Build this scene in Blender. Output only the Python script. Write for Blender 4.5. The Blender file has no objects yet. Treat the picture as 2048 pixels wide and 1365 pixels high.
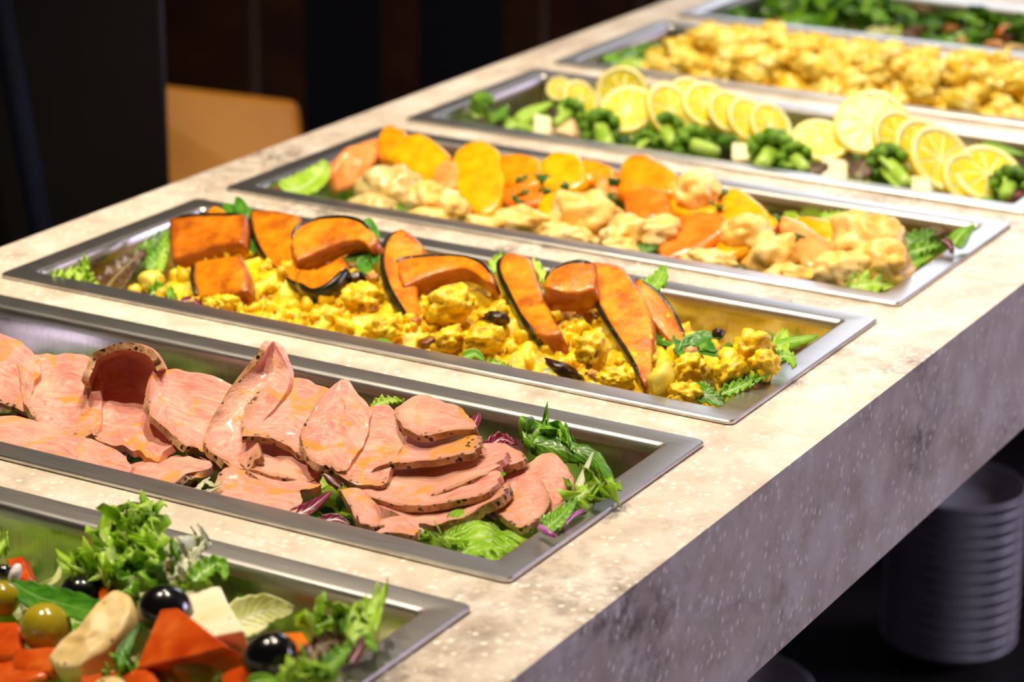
import bpy, bmesh, math, random
from mathutils import Vector, Matrix, noise as mn
random.seed(7)
S = bpy.context.scene
COL = S.collection
TOP = 0.9                                   # height of the worktop, metres

# ---------------------------------------------------------------- camera
CX, CY, CZ = 1.08317113, -1.22695441, TOP + 0.50636991
YAW, PITCH, ROLL, FPX = -0.5155664, 0.32872711, 0.01098349, 5113.325
_cy, _sy, _cp, _sp = math.cos(YAW), math.sin(YAW), math.cos(PITCH), math.sin(PITCH)
FWD = Vector((_sy * _cp, _cy * _cp, -_sp))
_r = Vector((_cy, -_sy, 0)); _u = _r.cross(FWD)
RIGHT = _r * math.cos(ROLL) + _u * math.sin(ROLL)
UP = -_r * math.sin(ROLL) + _u * math.cos(ROLL)
CAM = Vector((CX, CY, CZ))
cd = bpy.data.cameras.new('camera'); cam = bpy.data.objects.new('camera', cd); COL.objects.link(cam)
m = Matrix((RIGHT, UP, -FWD)).transposed().to_4x4(); m.translation = CAM
cam.matrix_world = m
cd.sensor_width = 36.0; cd.lens = FPX * 36.0 / 2048.0; cd.clip_start = 0.05
cd.dof.use_dof = True; cd.dof.focus_distance = 1.40; cd.dof.aperture_fstop = 8.5
S.camera = cam

# ---------------------------------------------------------------- light and exposure
W = bpy.data.worlds.new('world'); S.world = W; W.use_nodes = True
bg = W.node_tree.nodes['Background']; bg.inputs[0].default_value = (0.60, 0.47, 0.42, 1); bg.inputs[1].default_value = 0.02
S.view_settings.view_transform = 'Standard'; S.view_settings.look = 'None'
S.view_settings.gamma = 1.0; S.view_settings.use_curve_mapping = False
S.view_settings.exposure = 0.12

def spot(name, loc, to, power, color, angle=70, radius=0.03, blend=0.4):
    d = bpy.data.lights.new(name, 'SPOT'); d.energy = power; d.color = color
    d.spot_size = math.radians(angle); d.spot_blend = blend; d.shadow_soft_size = radius
    o = bpy.data.objects.new(name, d); COL.objects.link(o); o.location = loc
    o.rotation_euler = (Vector(to) - Vector(loc)).to_track_quat('-Z', 'Y').to_euler()
def area(name, loc, to, power, color, sx, sy):
    d = bpy.data.lights.new(name, 'AREA'); d.shape = 'RECTANGLE'; d.size = sx; d.size_y = sy
    d.energy = power; d.color = color
    o = bpy.data.objects.new(name, d); COL.objects.link(o); o.location = loc
    o.rotation_euler = (Vector(to) - Vector(loc)).to_track_quat('-Z', 'Y').to_euler()
WARM = (1.0, 0.86, 0.67)
for i, (x, y, pw) in enumerate(((0.02, -0.40, 35), (0.46, -0.10, 31), (0.06, 0.16, 29), (0.44, 0.50, 27), (0.16, 1.05, 36))):
    spot('counter_downlight', (x, y, TOP + 1.2), (0.27, y + 0.12, TOP), pw, WARM, 76, 0.018, .6)
area('wall_fill', (-3.0, 3.9, 3.0), (-3.4, 5.6, 2.2), 75, (1.0, .76, .54), 2.6, .15)  # added fill on the upper back wall, so the rims mirror something warm
area('wall_fill', (-3.2, 1.2, 3.0), (-4.6, 1.2, 2.2), 75, (1.0, .76, .54), .15, 4.0)  # added fill, same purpose, on the upper left wall
# daylight: a tall window far behind the bar, and another along the side aisle
area('daylight_far', (-1.55, 5.35, 2.75), (0.3, 0.6, 0.9), 52, (0.80, 0.86, 1.0), 2.3, 1.7)
area('daylight_side', (4.3, 3.6, 2.0), (0.3, 0.4, 0.7), 150, (0.80, 0.71, 1.0), 2.4, 1.6)
spot('chair_fill', (-0.25, 0.55, 2.7), (-0.75, 1.25, 0.55), 100, (1.0, 0.78, 0.45), 24, 0.05)  # added spot to brighten the tan chair; no lamp known there

# ---------------------------------------------------------------- pixel rays -> points at real depths
def ray(u, v): return FWD + RIGHT * ((u - 1024) / FPX) - UP * ((v - 682.5) / FPX)
def at_z(u, v, z):
    d = ray(u, v); return CAM + d * ((z - CAM.z) / d.z)
PITCHY, PW, PL = 0.25101966, 0.21759528, 0.53
PAN = 1
def yof(yf, pan=None): return ((pan or PAN) - 3) * PITCHY + yf * PW
def P(u, v, yf, pan=None):
    """the point of a sight line that lies a fraction yf across a pan, kept clear of the pan's short end walls"""
    d = ray(u, v); p = CAM + d * ((yof(yf, pan) - CAM.y) / d.y)
    if p.z < TOP + .004:
        x = min(max(p.x, .034), .509)
        if x != p.x: p = CAM + d * ((x - CAM.x) / d.x)
    return p
def mpp(p): return (p - CAM).dot(FWD) / FPX        # metres per pixel at a point

# ---------------------------------------------------------------- objects
def tag(o, label=None, cat=None, group=None, kind=None):
    if label: o['label'] = label
    if cat: o['category'] = cat
    if group: o['group'] = group
    if kind: o['kind'] = kind
    return o
def empty(name, loc, label, cat, group=None):
    o = bpy.data.objects.new(name, None); COL.objects.link(o); o.location = loc; o.empty_display_size = 0.02
    return tag(o, label, cat, group)
def mesh(name, verts, faces, mats, parent=None, mi=None, uv=None, smooth=True, center=True):
    """one mesh object; world-space verts are stored about their own centre"""
    c = Vector((0, 0, 0))
    if center and verts:
        lo = [min(v[k] for v in verts) for k in range(3)]; hi = [max(v[k] for v in verts) for k in range(3)]
        c = Vector([(a + b) / 2 for a, b in zip(lo, hi)])
    me = bpy.data.meshes.new(name)
    me.from_pydata([tuple(Vector(v) - c) for v in verts], [], faces)
    for mt in (mats if isinstance(mats, (list, tuple)) else [mats]): me.materials.append(mt)
    if mi:
        me.polygons.foreach_set('material_index', mi)
    if uv:
        l = me.uv_layers.new(name='UVMap')
        vi = [0] * len(me.loops); me.loops.foreach_get('vertex_index', vi)
        fl = []
        for k in vi: fl += uv[k]
        l.data.foreach_set('uv', fl)
    me.polygons.foreach_set('use_smooth', [smooth] * len(me.polygons))
    me.update()
    bm = bmesh.new(); bm.from_mesh(me); bmesh.ops.recalc_face_normals(bm, faces=bm.faces); bm.to_mesh(me); bm.free()
    o = bpy.data.objects.new(name, me); COL.objects.link(o)
    if parent:
        o.parent = parent; o.location = c - parent.location
    else: o.location = c
    return o
def copy_thing(o, loc, rot=None, scale=None):
    n = o.copy(); COL.objects.link(n); n.location = loc
    if rot is not None: n.rotation_euler = rot
    if scale is not None: n.scale = scale if hasattr(scale, '__len__') else (scale,) * 3
    for ch in o.children:
        k = ch.copy(); COL.objects.link(k); k.parent = n
    return n

# ---------------------------------------------------------------- materials
def rgb(h, k=1.0):
    h = h.lstrip('#'); c = [int(h[i:i + 2], 16) / 255 for i in (0, 2, 4)]
    return tuple(((x / 12.92) if x <= .04045 else ((x + .055) / 1.055) ** 2.4) * k for x in c) + (1.0,)
class N:
    def __init__(s, name):
        s.m = bpy.data.materials.new(name); s.m.use_nodes = True; s.t = s.m.node_tree
        s.b = s.t.nodes['Principled BSDF']; s.out = s.t.nodes['Material Output']
    def n(s, ty, **kw):
        x = s.t.nodes.new(ty)
        for k, v in kw.items(): setattr(x, k, v)
        return x
    def l(s, a, b): s.t.links.new(a, b)
    def coord(s, what='Object', scale=None):
        tc = s.n('ShaderNodeTexCoord'); o = tc.outputs[what]
        if what == 'Object':
            oi = s.n('ShaderNodeObjectInfo'); mu = s.n('ShaderNodeMath', operation='MULTIPLY'); mu.inputs[1].default_value = 7.3
            s.l(oi.outputs['Random'], mu.inputs[0])
            ad = s.n('ShaderNodeVectorMath', operation='ADD'); s.l(o, ad.inputs[0]); s.l(mu.outputs[0], ad.inputs[1]); o = ad.outputs[0]
        if scale:
            mp = s.n('ShaderNodeMapping'); s.l(o, mp.inputs[0]); mp.inputs['Scale'].default_value = scale; o = mp.outputs[0]
        return o
    def noise(s, co, scale, detail=4, rough=.55, dist=0):
        x = s.n('ShaderNodeTexNoise'); s.l(co, x.inputs['Vector']); x.inputs['Scale'].default_value = scale
        x.inputs['Detail'].default_value = detail; x.inputs['Roughness'].default_value = rough; x.inputs['Distortion'].default_value = dist
        return x.outputs['Fac']
    def voro(s, co, scale, rnd=1.0):
        x = s.n('ShaderNodeTexVoronoi'); s.l(co, x.inputs['Vector']); x.inputs['Scale'].default_value = scale
        x.inputs['Randomness'].default_value = rnd
        return x.outputs['Distance']
    def ramp(s, f, stops):
        x = s.n('ShaderNodeValToRGB'); s.l(f, x.inputs[0]); e = x.color_ramp.elements
        while len(e) < len(stops): e.new(.5)
        for k, (p, c) in zip(e, stops): k.position = p; k.color = c
        return x.outputs[0]
    def step(s, f, lo, hi):
        x = s.n('ShaderNodeMapRange'); s.l(f, x.inputs[0]); x.inputs[1].default_value = lo; x.inputs[2].default_value = hi
        return x.outputs[0]
    def mix(s, f, a, b):
        x = s.n('ShaderNodeMix', data_type='RGBA')
        if hasattr(f, 'node'): s.l(f, x.inputs[0])
        else: x.inputs[0].default_value = f
        for q, i in ((a, 6), (b, 7)):
            if hasattr(q, 'node'): s.l(q, x.inputs[i])
            else: x.inputs[i].default_value = q
        return x.outputs[2]
    def math(s, op, a, b=None):
        x = s.n('ShaderNodeMath', operation=op)
        for q, i in ((a, 0), (b, 1)):
            if q is None: continue
            if hasattr(q, 'node'): s.l(q, x.inputs[i])
            else: x.inputs[i].default_value = q
        return x.outputs[0]
    def bump(s, h, strength=.3, dist=.002):
        x = s.n('ShaderNodeBump'); s.l(h, x.inputs['Height']); x.inputs['Strength'].default_value = strength; x.inputs['Distance'].default_value = dist
        s.l(x.outputs[0], s.b.inputs['Normal'])
    def fin(s, col, rough=.4, spec=.5, coat=0, sss=0, metal=0, transl=0, srad=.004):
        if hasattr(col, 'node'): s.l(col, s.b.inputs['Base Color'])
        else: s.b.inputs['Base Color'].default_value = col
        if hasattr(rough, 'node'): s.l(rough, s.b.inputs['Roughness'])
        else: s.b.inputs['Roughness'].default_value = rough
        s.b.inputs['Specular IOR Level'].default_value = spec; s.b.inputs['Metallic'].default_value = metal
        if coat:
            s.b.inputs['Coat Weight'].default_value = coat; s.b.inputs['Coat Roughness'].default_value = .12
        if sss:
            s.b.inputs['Subsurface Weight'].default_value = sss; s.b.inputs['Subsurface Radius'].default_value = (1, .45, .25)
            s.b.inputs['Subsurface Scale'].default_value = srad
        if transl:
            t = s.n('ShaderNodeBsdfTranslucent'); ms = s.n('ShaderNodeMixShader'); ms.inputs[0].default_value = transl
            if hasattr(col, 'node'): s.l(col, t.inputs[0])
            else: t.inputs[0].default_value = col
            s.l(s.b.outputs[0], ms.inputs[1]); s.l(t.outputs[0], ms.inputs[2]); s.l(ms.outputs[0], s.out.inputs[0])
        return s.m
def simple(name, stops, scale=40, rough=.4, bump=0, bscale=None, speck=None, **kw):
    k = N(name); co = k.coord(); f = k.noise(co, scale)
    if bump: k.bump(k.noise(co, bscale or scale * 3), bump, .0015)
    c = k.ramp(f, [(.3 + .4 * i / max(1, len(stops) - 1), rgb(c)) for i, c in enumerate(stops)])
    if speck: c = k.mix(k.math('MULTIPLY', k.step(k.voro(co, speck[0]), .17, .11), k.step(k.noise(co, 70, 2), .46, .52)), c, rgb(speck[1]))
    return k.fin(c, rough, **kw)

def m_stone():
    k = N('speckled_stone'); tc = k.n('ShaderNodeTexCoord'); co = tc.outputs['Object']
    base = k.ramp(k.noise(co, 26, 6, .65), [(.30, rgb('#bcab97')), (.5, rgb('#d8cab7')), (.72, rgb('#ece4d7'))])
    mp = k.n('ShaderNodeMapping'); k.l(co, mp.inputs[0]); mp.inputs['Scale'].default_value = (.9, .75, 1.5); mp.inputs['Rotation'].default_value = (0, .3, .5)
    big = k.noise(mp.outputs[0], 7.5, 5, .62, .6)
    vein = k.step(big, .53, .67)
    fine = k.step(k.noise(co, 95, 4, .7), .38, .60)
    c = k.mix(k.math('MULTIPLY', k.math('MULTIPLY', vein, fine), .85), base, rgb('#6d5c4e'))
    sp = k.n('ShaderNodeMapping'); k.l(co, sp.inputs[0]); sp.inputs['Scale'].default_value = (1, .8, .7)
    w = k.step(k.voro(sp.outputs[0], 190), .34, .20)
    gate = k.step(k.noise(co, 60, 2), .43, .52)
    c = k.mix(k.math('MULTIPLY', k.math('MULTIPLY', w, gate), .75), c, rgb('#fdf6e8'))
    d = k.step(k.voro(co, 300), .16, .08); gate2 = k.step(k.noise(co, 45, 2), .56, .62)
    c = k.mix(k.math('MULTIPLY', k.math('MULTIPLY', d, gate2), .6), c, rgb('#5d4a3a'))
    return k.fin(c, .42, .4)
def m_steel(name, rough=.3, brushed=(1, 60, 1)):
    k = N(name); co = k.coord('Object', brushed); f = k.noise(co, 30, 3, .7)
    r = k.step(f, 0, 1); x = k.n('ShaderNodeMapRange'); k.l(r, x.inputs[0]); x.inputs[3].default_value = rough - .05; x.inputs[4].default_value = rough + .08
    k.bump(f, .02, .0004)
    return k.fin(k.ramp(f, [(.3, rgb('#b9b5b0')), (.7, rgb('#d6d3cf'))]), x.outputs[0], .5, metal=1.0)
def uvedge(k):
    tc = k.n('ShaderNodeTexCoord'); sx = k.n('ShaderNodeSeparateXYZ'); k.l(tc.outputs['UV'], sx.inputs[0])
    a = k.math('ABSOLUTE', k.math('SUBTRACT', k.math('MULTIPLY', sx.outputs[0], 2.0), 1.0))
    b = k.math('ABSOLUTE', k.math('SUBTRACT', k.math('MULTIPLY', sx.outputs[1], 2.0), 1.0))
    return a, b, sx, tc
def m_meat():
    k = N('roast_meat'); co = k.coord(); a, b, sx, tc = uvedge(k)
    mp = k.n('ShaderNodeMapping'); k.l(tc.outputs['UV'], mp.inputs[0]); mp.inputs['Scale'].default_value = (1.0, 3.2, 1); mp.inputs['Rotation'].default_value = (0, 0, .5)
    st = k.noise(mp.outputs[0], 3.2, 6, .62, 2.0)
    c = k.ramp(st, [(.30, rgb('#d67868')), (.45, rgb('#e69887')), (.57, rgb('#eeae9b')), (.72, rgb('#f7d0bf'))])
    blot = k.step(k.noise(co, 22, 3, .6), .50, .68)
    c = k.mix(k.math('MULTIPLY', blot, .6), c, rgb('#efc0a0'))
    ed = k.math('MAXIMUM', k.math('SUBTRACT', 1.0, k.math('MULTIPLY', sx.outputs[0], 2.0)), k.math('SUBTRACT', k.math('MULTIPLY', sx.outputs[1], 2.0), 1.0))
    e = k.step(k.math('ADD', ed, k.math('MULTIPLY', k.math('SUBTRACT', k.noise(co, 60), .5), .22)), .70, .94)
    c = k.mix(k.math('MULTIPLY', e, .8), c, rgb('#c58a62'))
    sauce = k.step(k.noise(co, 30, 4, .62, 1.4), .545, .63)
    c = k.mix(k.math('MULTIPLY', sauce, .85), c, rgb('#e39a2c'))
    sp = k.step(k.voro(co, 330), .11, .06); g = k.step(k.noise(co, 90, 1), .52, .6)
    c = k.mix(k.math('MULTIPLY', sp, g), c, rgb('#4a2c14'))
    sp2 = k.step(k.voro(co, 240), .36, .27); e2 = k.step(k.math('ADD', ed, k.math('MULTIPLY', k.math('SUBTRACT', k.noise(co, 60), .5), .18)), .80, .92)
    c = k.mix(k.math('MULTIPLY', k.math('MULTIPLY', sp2, e2), k.step(k.noise(co, 110, 2), .40, .48)), c, rgb('#2a180c'))
    k.bump(k.math('ADD', k.noise(mp.outputs[0], 12, 5, .65), k.math('MULTIPLY', k.noise(co, 120, 3), .5)), .55, .0016)
    return k.fin(c, k.ramp(k.noise(co, 50, 3), [(.4, (.28,) * 3 + (1,)), (.6, (.5,) * 3 + (1,))]), .5, coat=.12, sss=.12, srad=.003)
def m_crust():
    k = N('peppered_crust'); co = k.coord()
    c = k.ramp(k.noise(co, 120, 4, .6), [(.32, rgb('#8a5a35')), (.5, rgb('#b98a5c')), (.68, rgb('#d9b088'))])
    sp = k.step(k.voro(co, 230), .40, .30)
    g = k.step(k.noise(co, 120, 2), .46, .52)
    c = k.mix(k.math('MULTIPLY', sp, g), c, rgb('#2a1a10'))
    k.bump(k.noise(co, 300, 3), .6, .0015)
    return k.fin(c, .45, .4)
def m_leaf(name, c1, c2, c3, rib, rough=.35, transl=.28, ribw=.10, ribk=.8, veins=9, bs=.5, bf=130, bd=.0012):
    """c1..c3 mottled blade colours, rib = midrib colour; u runs across the blade, v along it"""
    k = N(name); co = k.coord(); a, b, sx, tc = uvedge(k)
    c = k.ramp(k.noise(co, 70, 4, .6), [(.32, rgb(c1)), (.5, rgb(c2)), (.68, rgb(c3))])
    w = k.math('MULTIPLY', k.math('SUBTRACT', 1.25, sx.outputs[1]), ribw)
    q = k.n('ShaderNodeMapRange'); k.l(k.math('DIVIDE', a, w), q.inputs[0]); q.inputs[1].default_value = 1.6; q.inputs[2].default_value = .4
    c = k.mix(k.math('MULTIPLY', q.outputs[0], ribk), c, rgb(rib))
    vv = k.math('SINE', k.math('MULTIPLY', k.math('SUBTRACT', sx.outputs[1], k.math('MULTIPLY', a, .28)), veins * 6.283))
    vm = k.step(vv, .80, 1.0)
    c = k.mix(k.math('MULTIPLY', vm, .12), c, rgb(rib))
    k.bump(k.math('ADD', k.math('MULTIPLY', vv, .12), k.noise(co, bf, 4)), bs, bd)
    return k.fin(c, rough, .5, coat=.12, transl=transl)
def m_pumpkin(name='roast_pumpkin', cols=('#c05a06', '#ea8a0a', '#f9a818')):
    k = N(name); co = k.coord(); a, b, sx, tc = uvedge(k)
    c = k.ramp(k.noise(co, 60, 5, .6), [(.30, rgb(cols[0])), (.5, rgb(cols[1])), (.7, rgb(cols[2]))])
    e = k.step(k.math('ADD', k.math('MAXIMUM', a, b), k.math('MULTIPLY', k.math('SUBTRACT', k.noise(co, 90), .5), .5)), .80, 1.0)
    c = k.mix(k.math('MULTIPLY', e, .75), c, rgb('#8a3a0c'))
    c = k.mix(k.math('MULTIPLY', k.step(k.noise(co, 40, 5, .7), .52, .66), .75), c, rgb('#a04a08'))
    k.bump(k.noise(co, 170, 5, .65), .55, .0016)
    return k.fin(c, .33, .5, coat=.25, sss=.1)
M = dict(
    stone=m_stone(), steel=m_steel('brushed_steel', .34), basin=m_steel('polished_steel', .16, (40, 40, 1)),
    meat=m_meat(), crust=m_crust(),
    lime=m_leaf('lime_lettuce', '#b0dc26', '#c8ec4c', '#e0f884', '#eefacc', transl=.46),
    green=m_leaf('green_lettuce', '#5f9c10', '#7fbc1c', '#a2d438', '#d4e8a0'),
    dark=m_leaf('dark_green_leaf', '#38680a', '#548f0e', '#78ae1c', '#aacb68', ribw=.05),
    mint=m_leaf('herb_leaf', '#2c6a0c', '#468d18', '#62a028', '#96bf60', ribw=.045, veins=6, transl=.2),
    pale=m_leaf('pale_lettuce', '#c9d06e', '#d9dd8c', '#e6e8ac', '#f2f2cf', ribw=.16),
    frisee=m_leaf('pale_frisee', '#cfd9a0', '#e0e5bd', '#eef0d6', '#f8f8ea', ribw=.3),
    crumple=m_leaf('crinkled_lettuce', '#84c014', '#a8dc34', '#cdf06e', '#dcf09a', ribk=.25, ribw=.05, bs=1.0, bf=70, bd=.006),
    radic=m_leaf('radicchio', '#5a0a26', '#7d1236', '#9a2a4e', '#f0dfe2', ribw=.14, ribk=.9, veins=5, transl=.15),
    brown=m_leaf('red_brown_lettuce', '#3f2a10', '#5a3418', '#6e5a1c', '#a99a60', transl=.2),
    pumpkin=m_pumpkin(), pumpkin_dark=m_pumpkin('caramelised_pumpkin', ('#a8500c', '#cf700e', '#e08c1a')),
    pumpkin_skin=simple('pumpkin_skin', ['#0d0f06', '#1b1d0c', '#33331a'], 120, .22, .4, coat=.4),
    mash=simple('yellow_pumpkin_salad', ['#c09206', '#ecbc08', '#fad414', '#fde458'], 110, .4, .5, 420, sss=.15, coat=.1),
    egg=simple('yellow_tinted_egg', ['#e2c21a', '#efd440', '#f6e472'], 70, .35, .2, sss=.2),
    raisin=simple('raisin', ['#1c0c06', '#2d150a', '#4a2412'], 200, .25, .8, 240, coat=.4),
    sultana=simple('sultana', ['#6a3a10', '#8a5218', '#a86a24'], 200, .28, .7, 240, coat=.3),
    nut=simple('walnut_piece', ['#b87838', '#d69a55', '#e6b478'], 120, .5, .5),
    orange=simple('orange_flesh', ['#f28604', '#f79a08', '#fbae18'], 90, .25, .25, 260, coat=.3, sss=.3),
    yellow_orange=simple('yellow_orange_flesh', ['#f59c02', '#fab206', '#fdc316'], 90, .25, .25, 260, coat=.3, sss=.3),
    papaya=simple('pink_orange_flesh', ['#f68a3e', '#fb9f55', '#fdb56e'], 70, .25, .2, 240, coat=.3, sss=.3),
    red_orange=simple('red_orange_flesh', ['#f0660c', '#f77e18', '#fb9430'], 70, .25, .2, 240, coat=.3, sss=.3),
    fritter=simple('pale_fried_batter', ['#e6aa3c', '#f5c868', '#fbd98c', '#fde4aa'], 45, .42, .45, 160, sss=.15, coat=.08),
    dumpling=simple('glossy_pale_batter', ['#c8a850', '#e2c883', '#f2e0a8'], 45, .26, .3, 120, sss=.2, coat=.25),
    rind=simple('lemon_rind', ['#eec40e', '#f6d41c', '#fade3a'], 90, .35, .35, 420, coat=.1),
    pith=simple('lemon_pith', ['#f8e88e', '#fbefaa', '#fdf5c8'], 60, .45, .1, sss=.2),
    pulp=simple('lemon_pulp', ['#e2cf20', '#eedc3e', '#f5e866'], 110, .18, .3, 240, coat=.4, sss=.3),
    broc=simple('broccoli_head', ['#43690a', '#64950e', '#8fb824'], 90, .5, 1.0, 420),
    broc_stem=simple('broccoli_stem', ['#86b02c', '#a4c84a', '#bcd66e'], 60, .35, .2, coat=.2),
    potato=simple('pale_potato', ['#e9d9a4', '#f2e6bf', '#f7efd4'], 50, .4, .2, sss=.2),
    peach=simple('peach_coloured_cube', ['#f0bd8a', '#f5cda0', '#f8d9b6'], 50, .4, .2, sss=.2),
    curry=simple('yellow_salad_chunk', ['#e6b414', '#f5d040', '#fae070', '#fcec9c'], 50, .35, .5, 130, sss=.2, coat=.15),
    green_olive=simple('green_olive_skin', ['#84720a', '#9c8a12', '#b09c22'], 30, .18, .08, coat=.5),
    black_olive=simple('black_olive_skin', ['#08080a', '#0e0e12', '#17161c'], 40, .2, .1, coat=.6),
    tomato=simple('tomato_flesh', ['#b83c0a', '#d05212', '#e4722c'], 70, .2, .25, 180, coat=.4, sss=.2),
    feta=simple('white_cheese', ['#eedca8', '#f4e8c2', '#f8f0d6'], 40, .42, .15, speck=(150, '#a8905c'), sss=.15),
    chicken=simple('seasoned_chicken', ['#dcb668', '#eacb88', '#f2daa6'], 50, .42, .35, 120, speck=(180, '#6a4418'), sss=.05),
    pepper=simple('ground_pepper', ['#2a1a0c', '#5a3c1a'], 200, .6),
    carrot=simple('carrot_flesh', ['#ea6a10', '#f27e1e', '#f79236'], 60, .3, .2, coat=.2, sss=.15),
    onion=simple('red_onion_skin', ['#8a2a7a', '#a8459a', '#c87ab8'], 40, .25, .1, coat=.3),
    onion_flesh=simple('red_onion_flesh', ['#e6d6dc', '#f0e4e6', '#f6eeee'], 40, .25, .1, coat=.3),
    parsley=simple('chopped_parsley', ['#2a5a10', '#3f7a1c'], 200, .5),
    stem=simple('herb_stem', ['#5c7a2c', '#7d9a40'], 60, .4),
    china=simple('white_china', ['#c9c9cc', '#d6d6d8'], 10, .18, coat=.3),
    dark_wood=simple('dark_stained_wood', ['#0e0806', '#180e09'], 12, .6),
    brown_wood=simple('brown_panel_wood', ['#3a1e0c', '#52300f'], 9, .45),
    black=simple('black_lacquer', ['#050506', '#08080a'], 8, .6),
    floor=simple('dark_floor_boards', ['#120b08', '#1c120c'], 5, .5),
    wall=simple('dark_wall_paint', ['#4a382a', '#5a4636'], 3, .7),
    tan=simple('tan_leather', ['#b8740a', '#d08a10'], 8, .5, .2, 200),
    navy=simple('navy_metal', ['#02050f', '#040a1e'], 10, .8, spec=.15),
    plaster=simple('plaster_ceiling', ['#8a7f74', '#968b80'], 6, .8),
)
# ---------------------------------------------------------------- room
def box(name, lo, hi, mat, parent=None, bevel=0):
    v = [(x, y, z) for x in (lo[0], hi[0]) for y in (lo[1], hi[1]) for z in (lo[2], hi[2])]
    f = [(0, 1, 3, 2), (4, 6, 7, 5), (0, 4, 5, 1), (2, 3, 7, 6), (0, 2, 6, 4), (1, 5, 7, 3)]
    o = mesh(name, v, f, mat, parent, smooth=False)
    if bevel:
        b = o.modifiers.new('bevel', 'BEVEL'); b.width = bevel; b.segments = 3; b.limit_method = 'ANGLE'
    return o
X0, X1, Y0, Y1, H = -4.6, 4.6, -3.0, 5.6, 3.2
tag(box('floor', (X0, Y0, -.1), (X1, Y1, 0), M['floor']), kind='structure')
tag(box('ceiling', (X0, Y0, H), (X1, Y1, H + .1), M['wall']), kind='structure')
tag(box('wall_left', (X0 - .1, Y0, 0), (X0, Y1, H), M['wall']), kind='structure')
tag(box('wall_near', (X0, Y0 - .1, 0), (X1, Y0, H), M['wall']), kind='structure')
def wall_with_hole(name, axis, at, a0, a1, h0, h1, w0, w1):
    """wall across a0..a1 with a rectangular window opening w0..w1 by h0..h1"""
    v, f = [], []
    def b(p0, p1, q0, q1):
        s = len(v)
        for t in (0, .1):
            for p, q in ((p0, q0), (p1, q0), (p1, q1), (p0, q1)):
                v.append((p, at + t, q) if axis == 'y' else (at + t, p, q))
        f.extend([tuple(s + i for i in r) for r in ((0, 1, 2, 3), (7, 6, 5, 4), (0, 4, 5, 1), (1, 5, 6, 2), (2, 6, 7, 3), (3, 7, 4, 0))])
    b(a0, w0, 0, H); b(w1, a1, 0, H); b(w0, w1, 0, h0); b(w0, w1, h1, H)
    return tag(mesh(name, v, f, M['wall'], smooth=False), kind='structure')
wall_with_hole('wall_back', 'y', Y1, X0, X1, 1.85, 3.1, -2.8, -.3)
wall_with_hole('wall_right', 'x', X1, Y0, Y1, .9, 2.9, 1.2, 4.0)
def window(name, axis, at, p0, p1, h0, h1):
    root = bpy.data.objects.new(name, None); COL.objects.link(root); root['kind'] = 'structure'
    t = .05
    def bar(nm, a, b, c, d):
        lo, hi = ((a, at + .02, c), (b, at + .07, d)) if axis == 'y' else ((at + .02, a, c), (at + .07, b, d))
        box(nm, lo, hi, M['dark_wood'], root)
    bar('frame_rail', p0, p1, h0, h0 + t); bar('frame_rail', p0, p1, h1 - t, h1)
    for a in (p0, (p0 + p1) / 2 - t / 2, p1 - t): bar('frame_stile', a, a + t, h0 + t, h1 - t)
window('window_1', 'y', Y1, -2.8, -.3, 1.85, 3.1)
window('window_2', 'x', X1, 1.2, 4.0, .9, 2.9)

# ---------------------------------------------------------------- the bar: stone worktop with openings for the pans
WX0, WX1, WY0, WY1, AP = -0.04474, 0.5814, -0.95, 2.12, 0.1103
counter = empty('buffet_counter', (0.27, 0.6, 0), 'long buffet bar with a pale speckled stone worktop and apron', 'counter')
def slab():
    ins = .011
    xs = [WX0, ins, PL - ins, WX1]; ys = [WY0]
    for p in range(1, 8): ys += [yof(0, p) + ins, yof(1, p) - ins]
    ys.append(WY1)
    v, f, idx = [], [], {}
    def vid(i, j, k):
        if (i, j, k) not in idx:
            idx[i, j, k] = len(v); v.append((xs[i], ys[j], TOP - (0, .03)[k]))
        return idx[i, j, k]
    nx, ny = len(xs) - 1, len(ys) - 1
    solid = lambda i, j: 0 <= i < nx and 0 <= j < ny and not (i == 1 and j % 2 == 1)
    for i in range(nx):
        for j in range(ny):
            if not solid(i, j): continue
            f.append((vid(i, j, 0), vid(i + 1, j, 0), vid(i + 1, j + 1, 0), vid(i, j + 1, 0)))
            f.append((vid(i, j, 1), vid(i, j + 1, 1), vid(i + 1, j + 1, 1), vid(i + 1, j, 1)))
            for (di, dj, a, b) in ((-1, 0, (i, j), (i, j + 1)), (1, 0, (i + 1, j), (i + 1, j + 1)), (0, -1, (i, j), (i + 1, j)), (0, 1, (i, j + 1), (i + 1, j + 1))):
                if not solid(i + di, j + dj):
                    f.append((vid(*a, 0), vid(*b, 0), vid(*b, 1), vid(*a, 1)))
    # apron: run the outer sides down as a 3 cm thick skirt
    z0, z1, t = TOP - .03, TOP - AP, .03
    def bx(x0, x1, y0, y1):
        s = len(v)
        v.extend([(x, y, z) for x in (x0, x1) for y in (y0, y1) for z in (z1, z0)])
        f.extend([tuple(s + q for q in r) for r in ((0, 1, 3, 2), (4, 6, 7, 5), (0, 4, 5, 1), (2, 3, 7, 6), (0, 2, 6, 4))])
    bx(WX1 - t, WX1, WY0, WY1); bx(WX0, WX0 + t, WY0, WY1)
    bx(WX0 + t, WX1 - t, WY0, WY0 + t); bx(WX0 + t, WX1 - t, WY1 - t, WY1)
    o = mesh('worktop', v, f, M['stone'], counter, smooth=False, center=False)
    bm = bmesh.new(); bm.from_mesh(o.data); bmesh.ops.remove_doubles(bm, verts=bm.verts, dist=1e-5); bm.to_mesh(o.data); bm.free()
    b = o.modifiers.new('bevel', 'BEVEL'); b.width = .0028; b.segments = 3; b.limit_method = 'ANGLE'; b.angle_limit = math.radians(50)
slab()
SH = 0.2                                     # height of the plate shelf inside the bar
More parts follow.
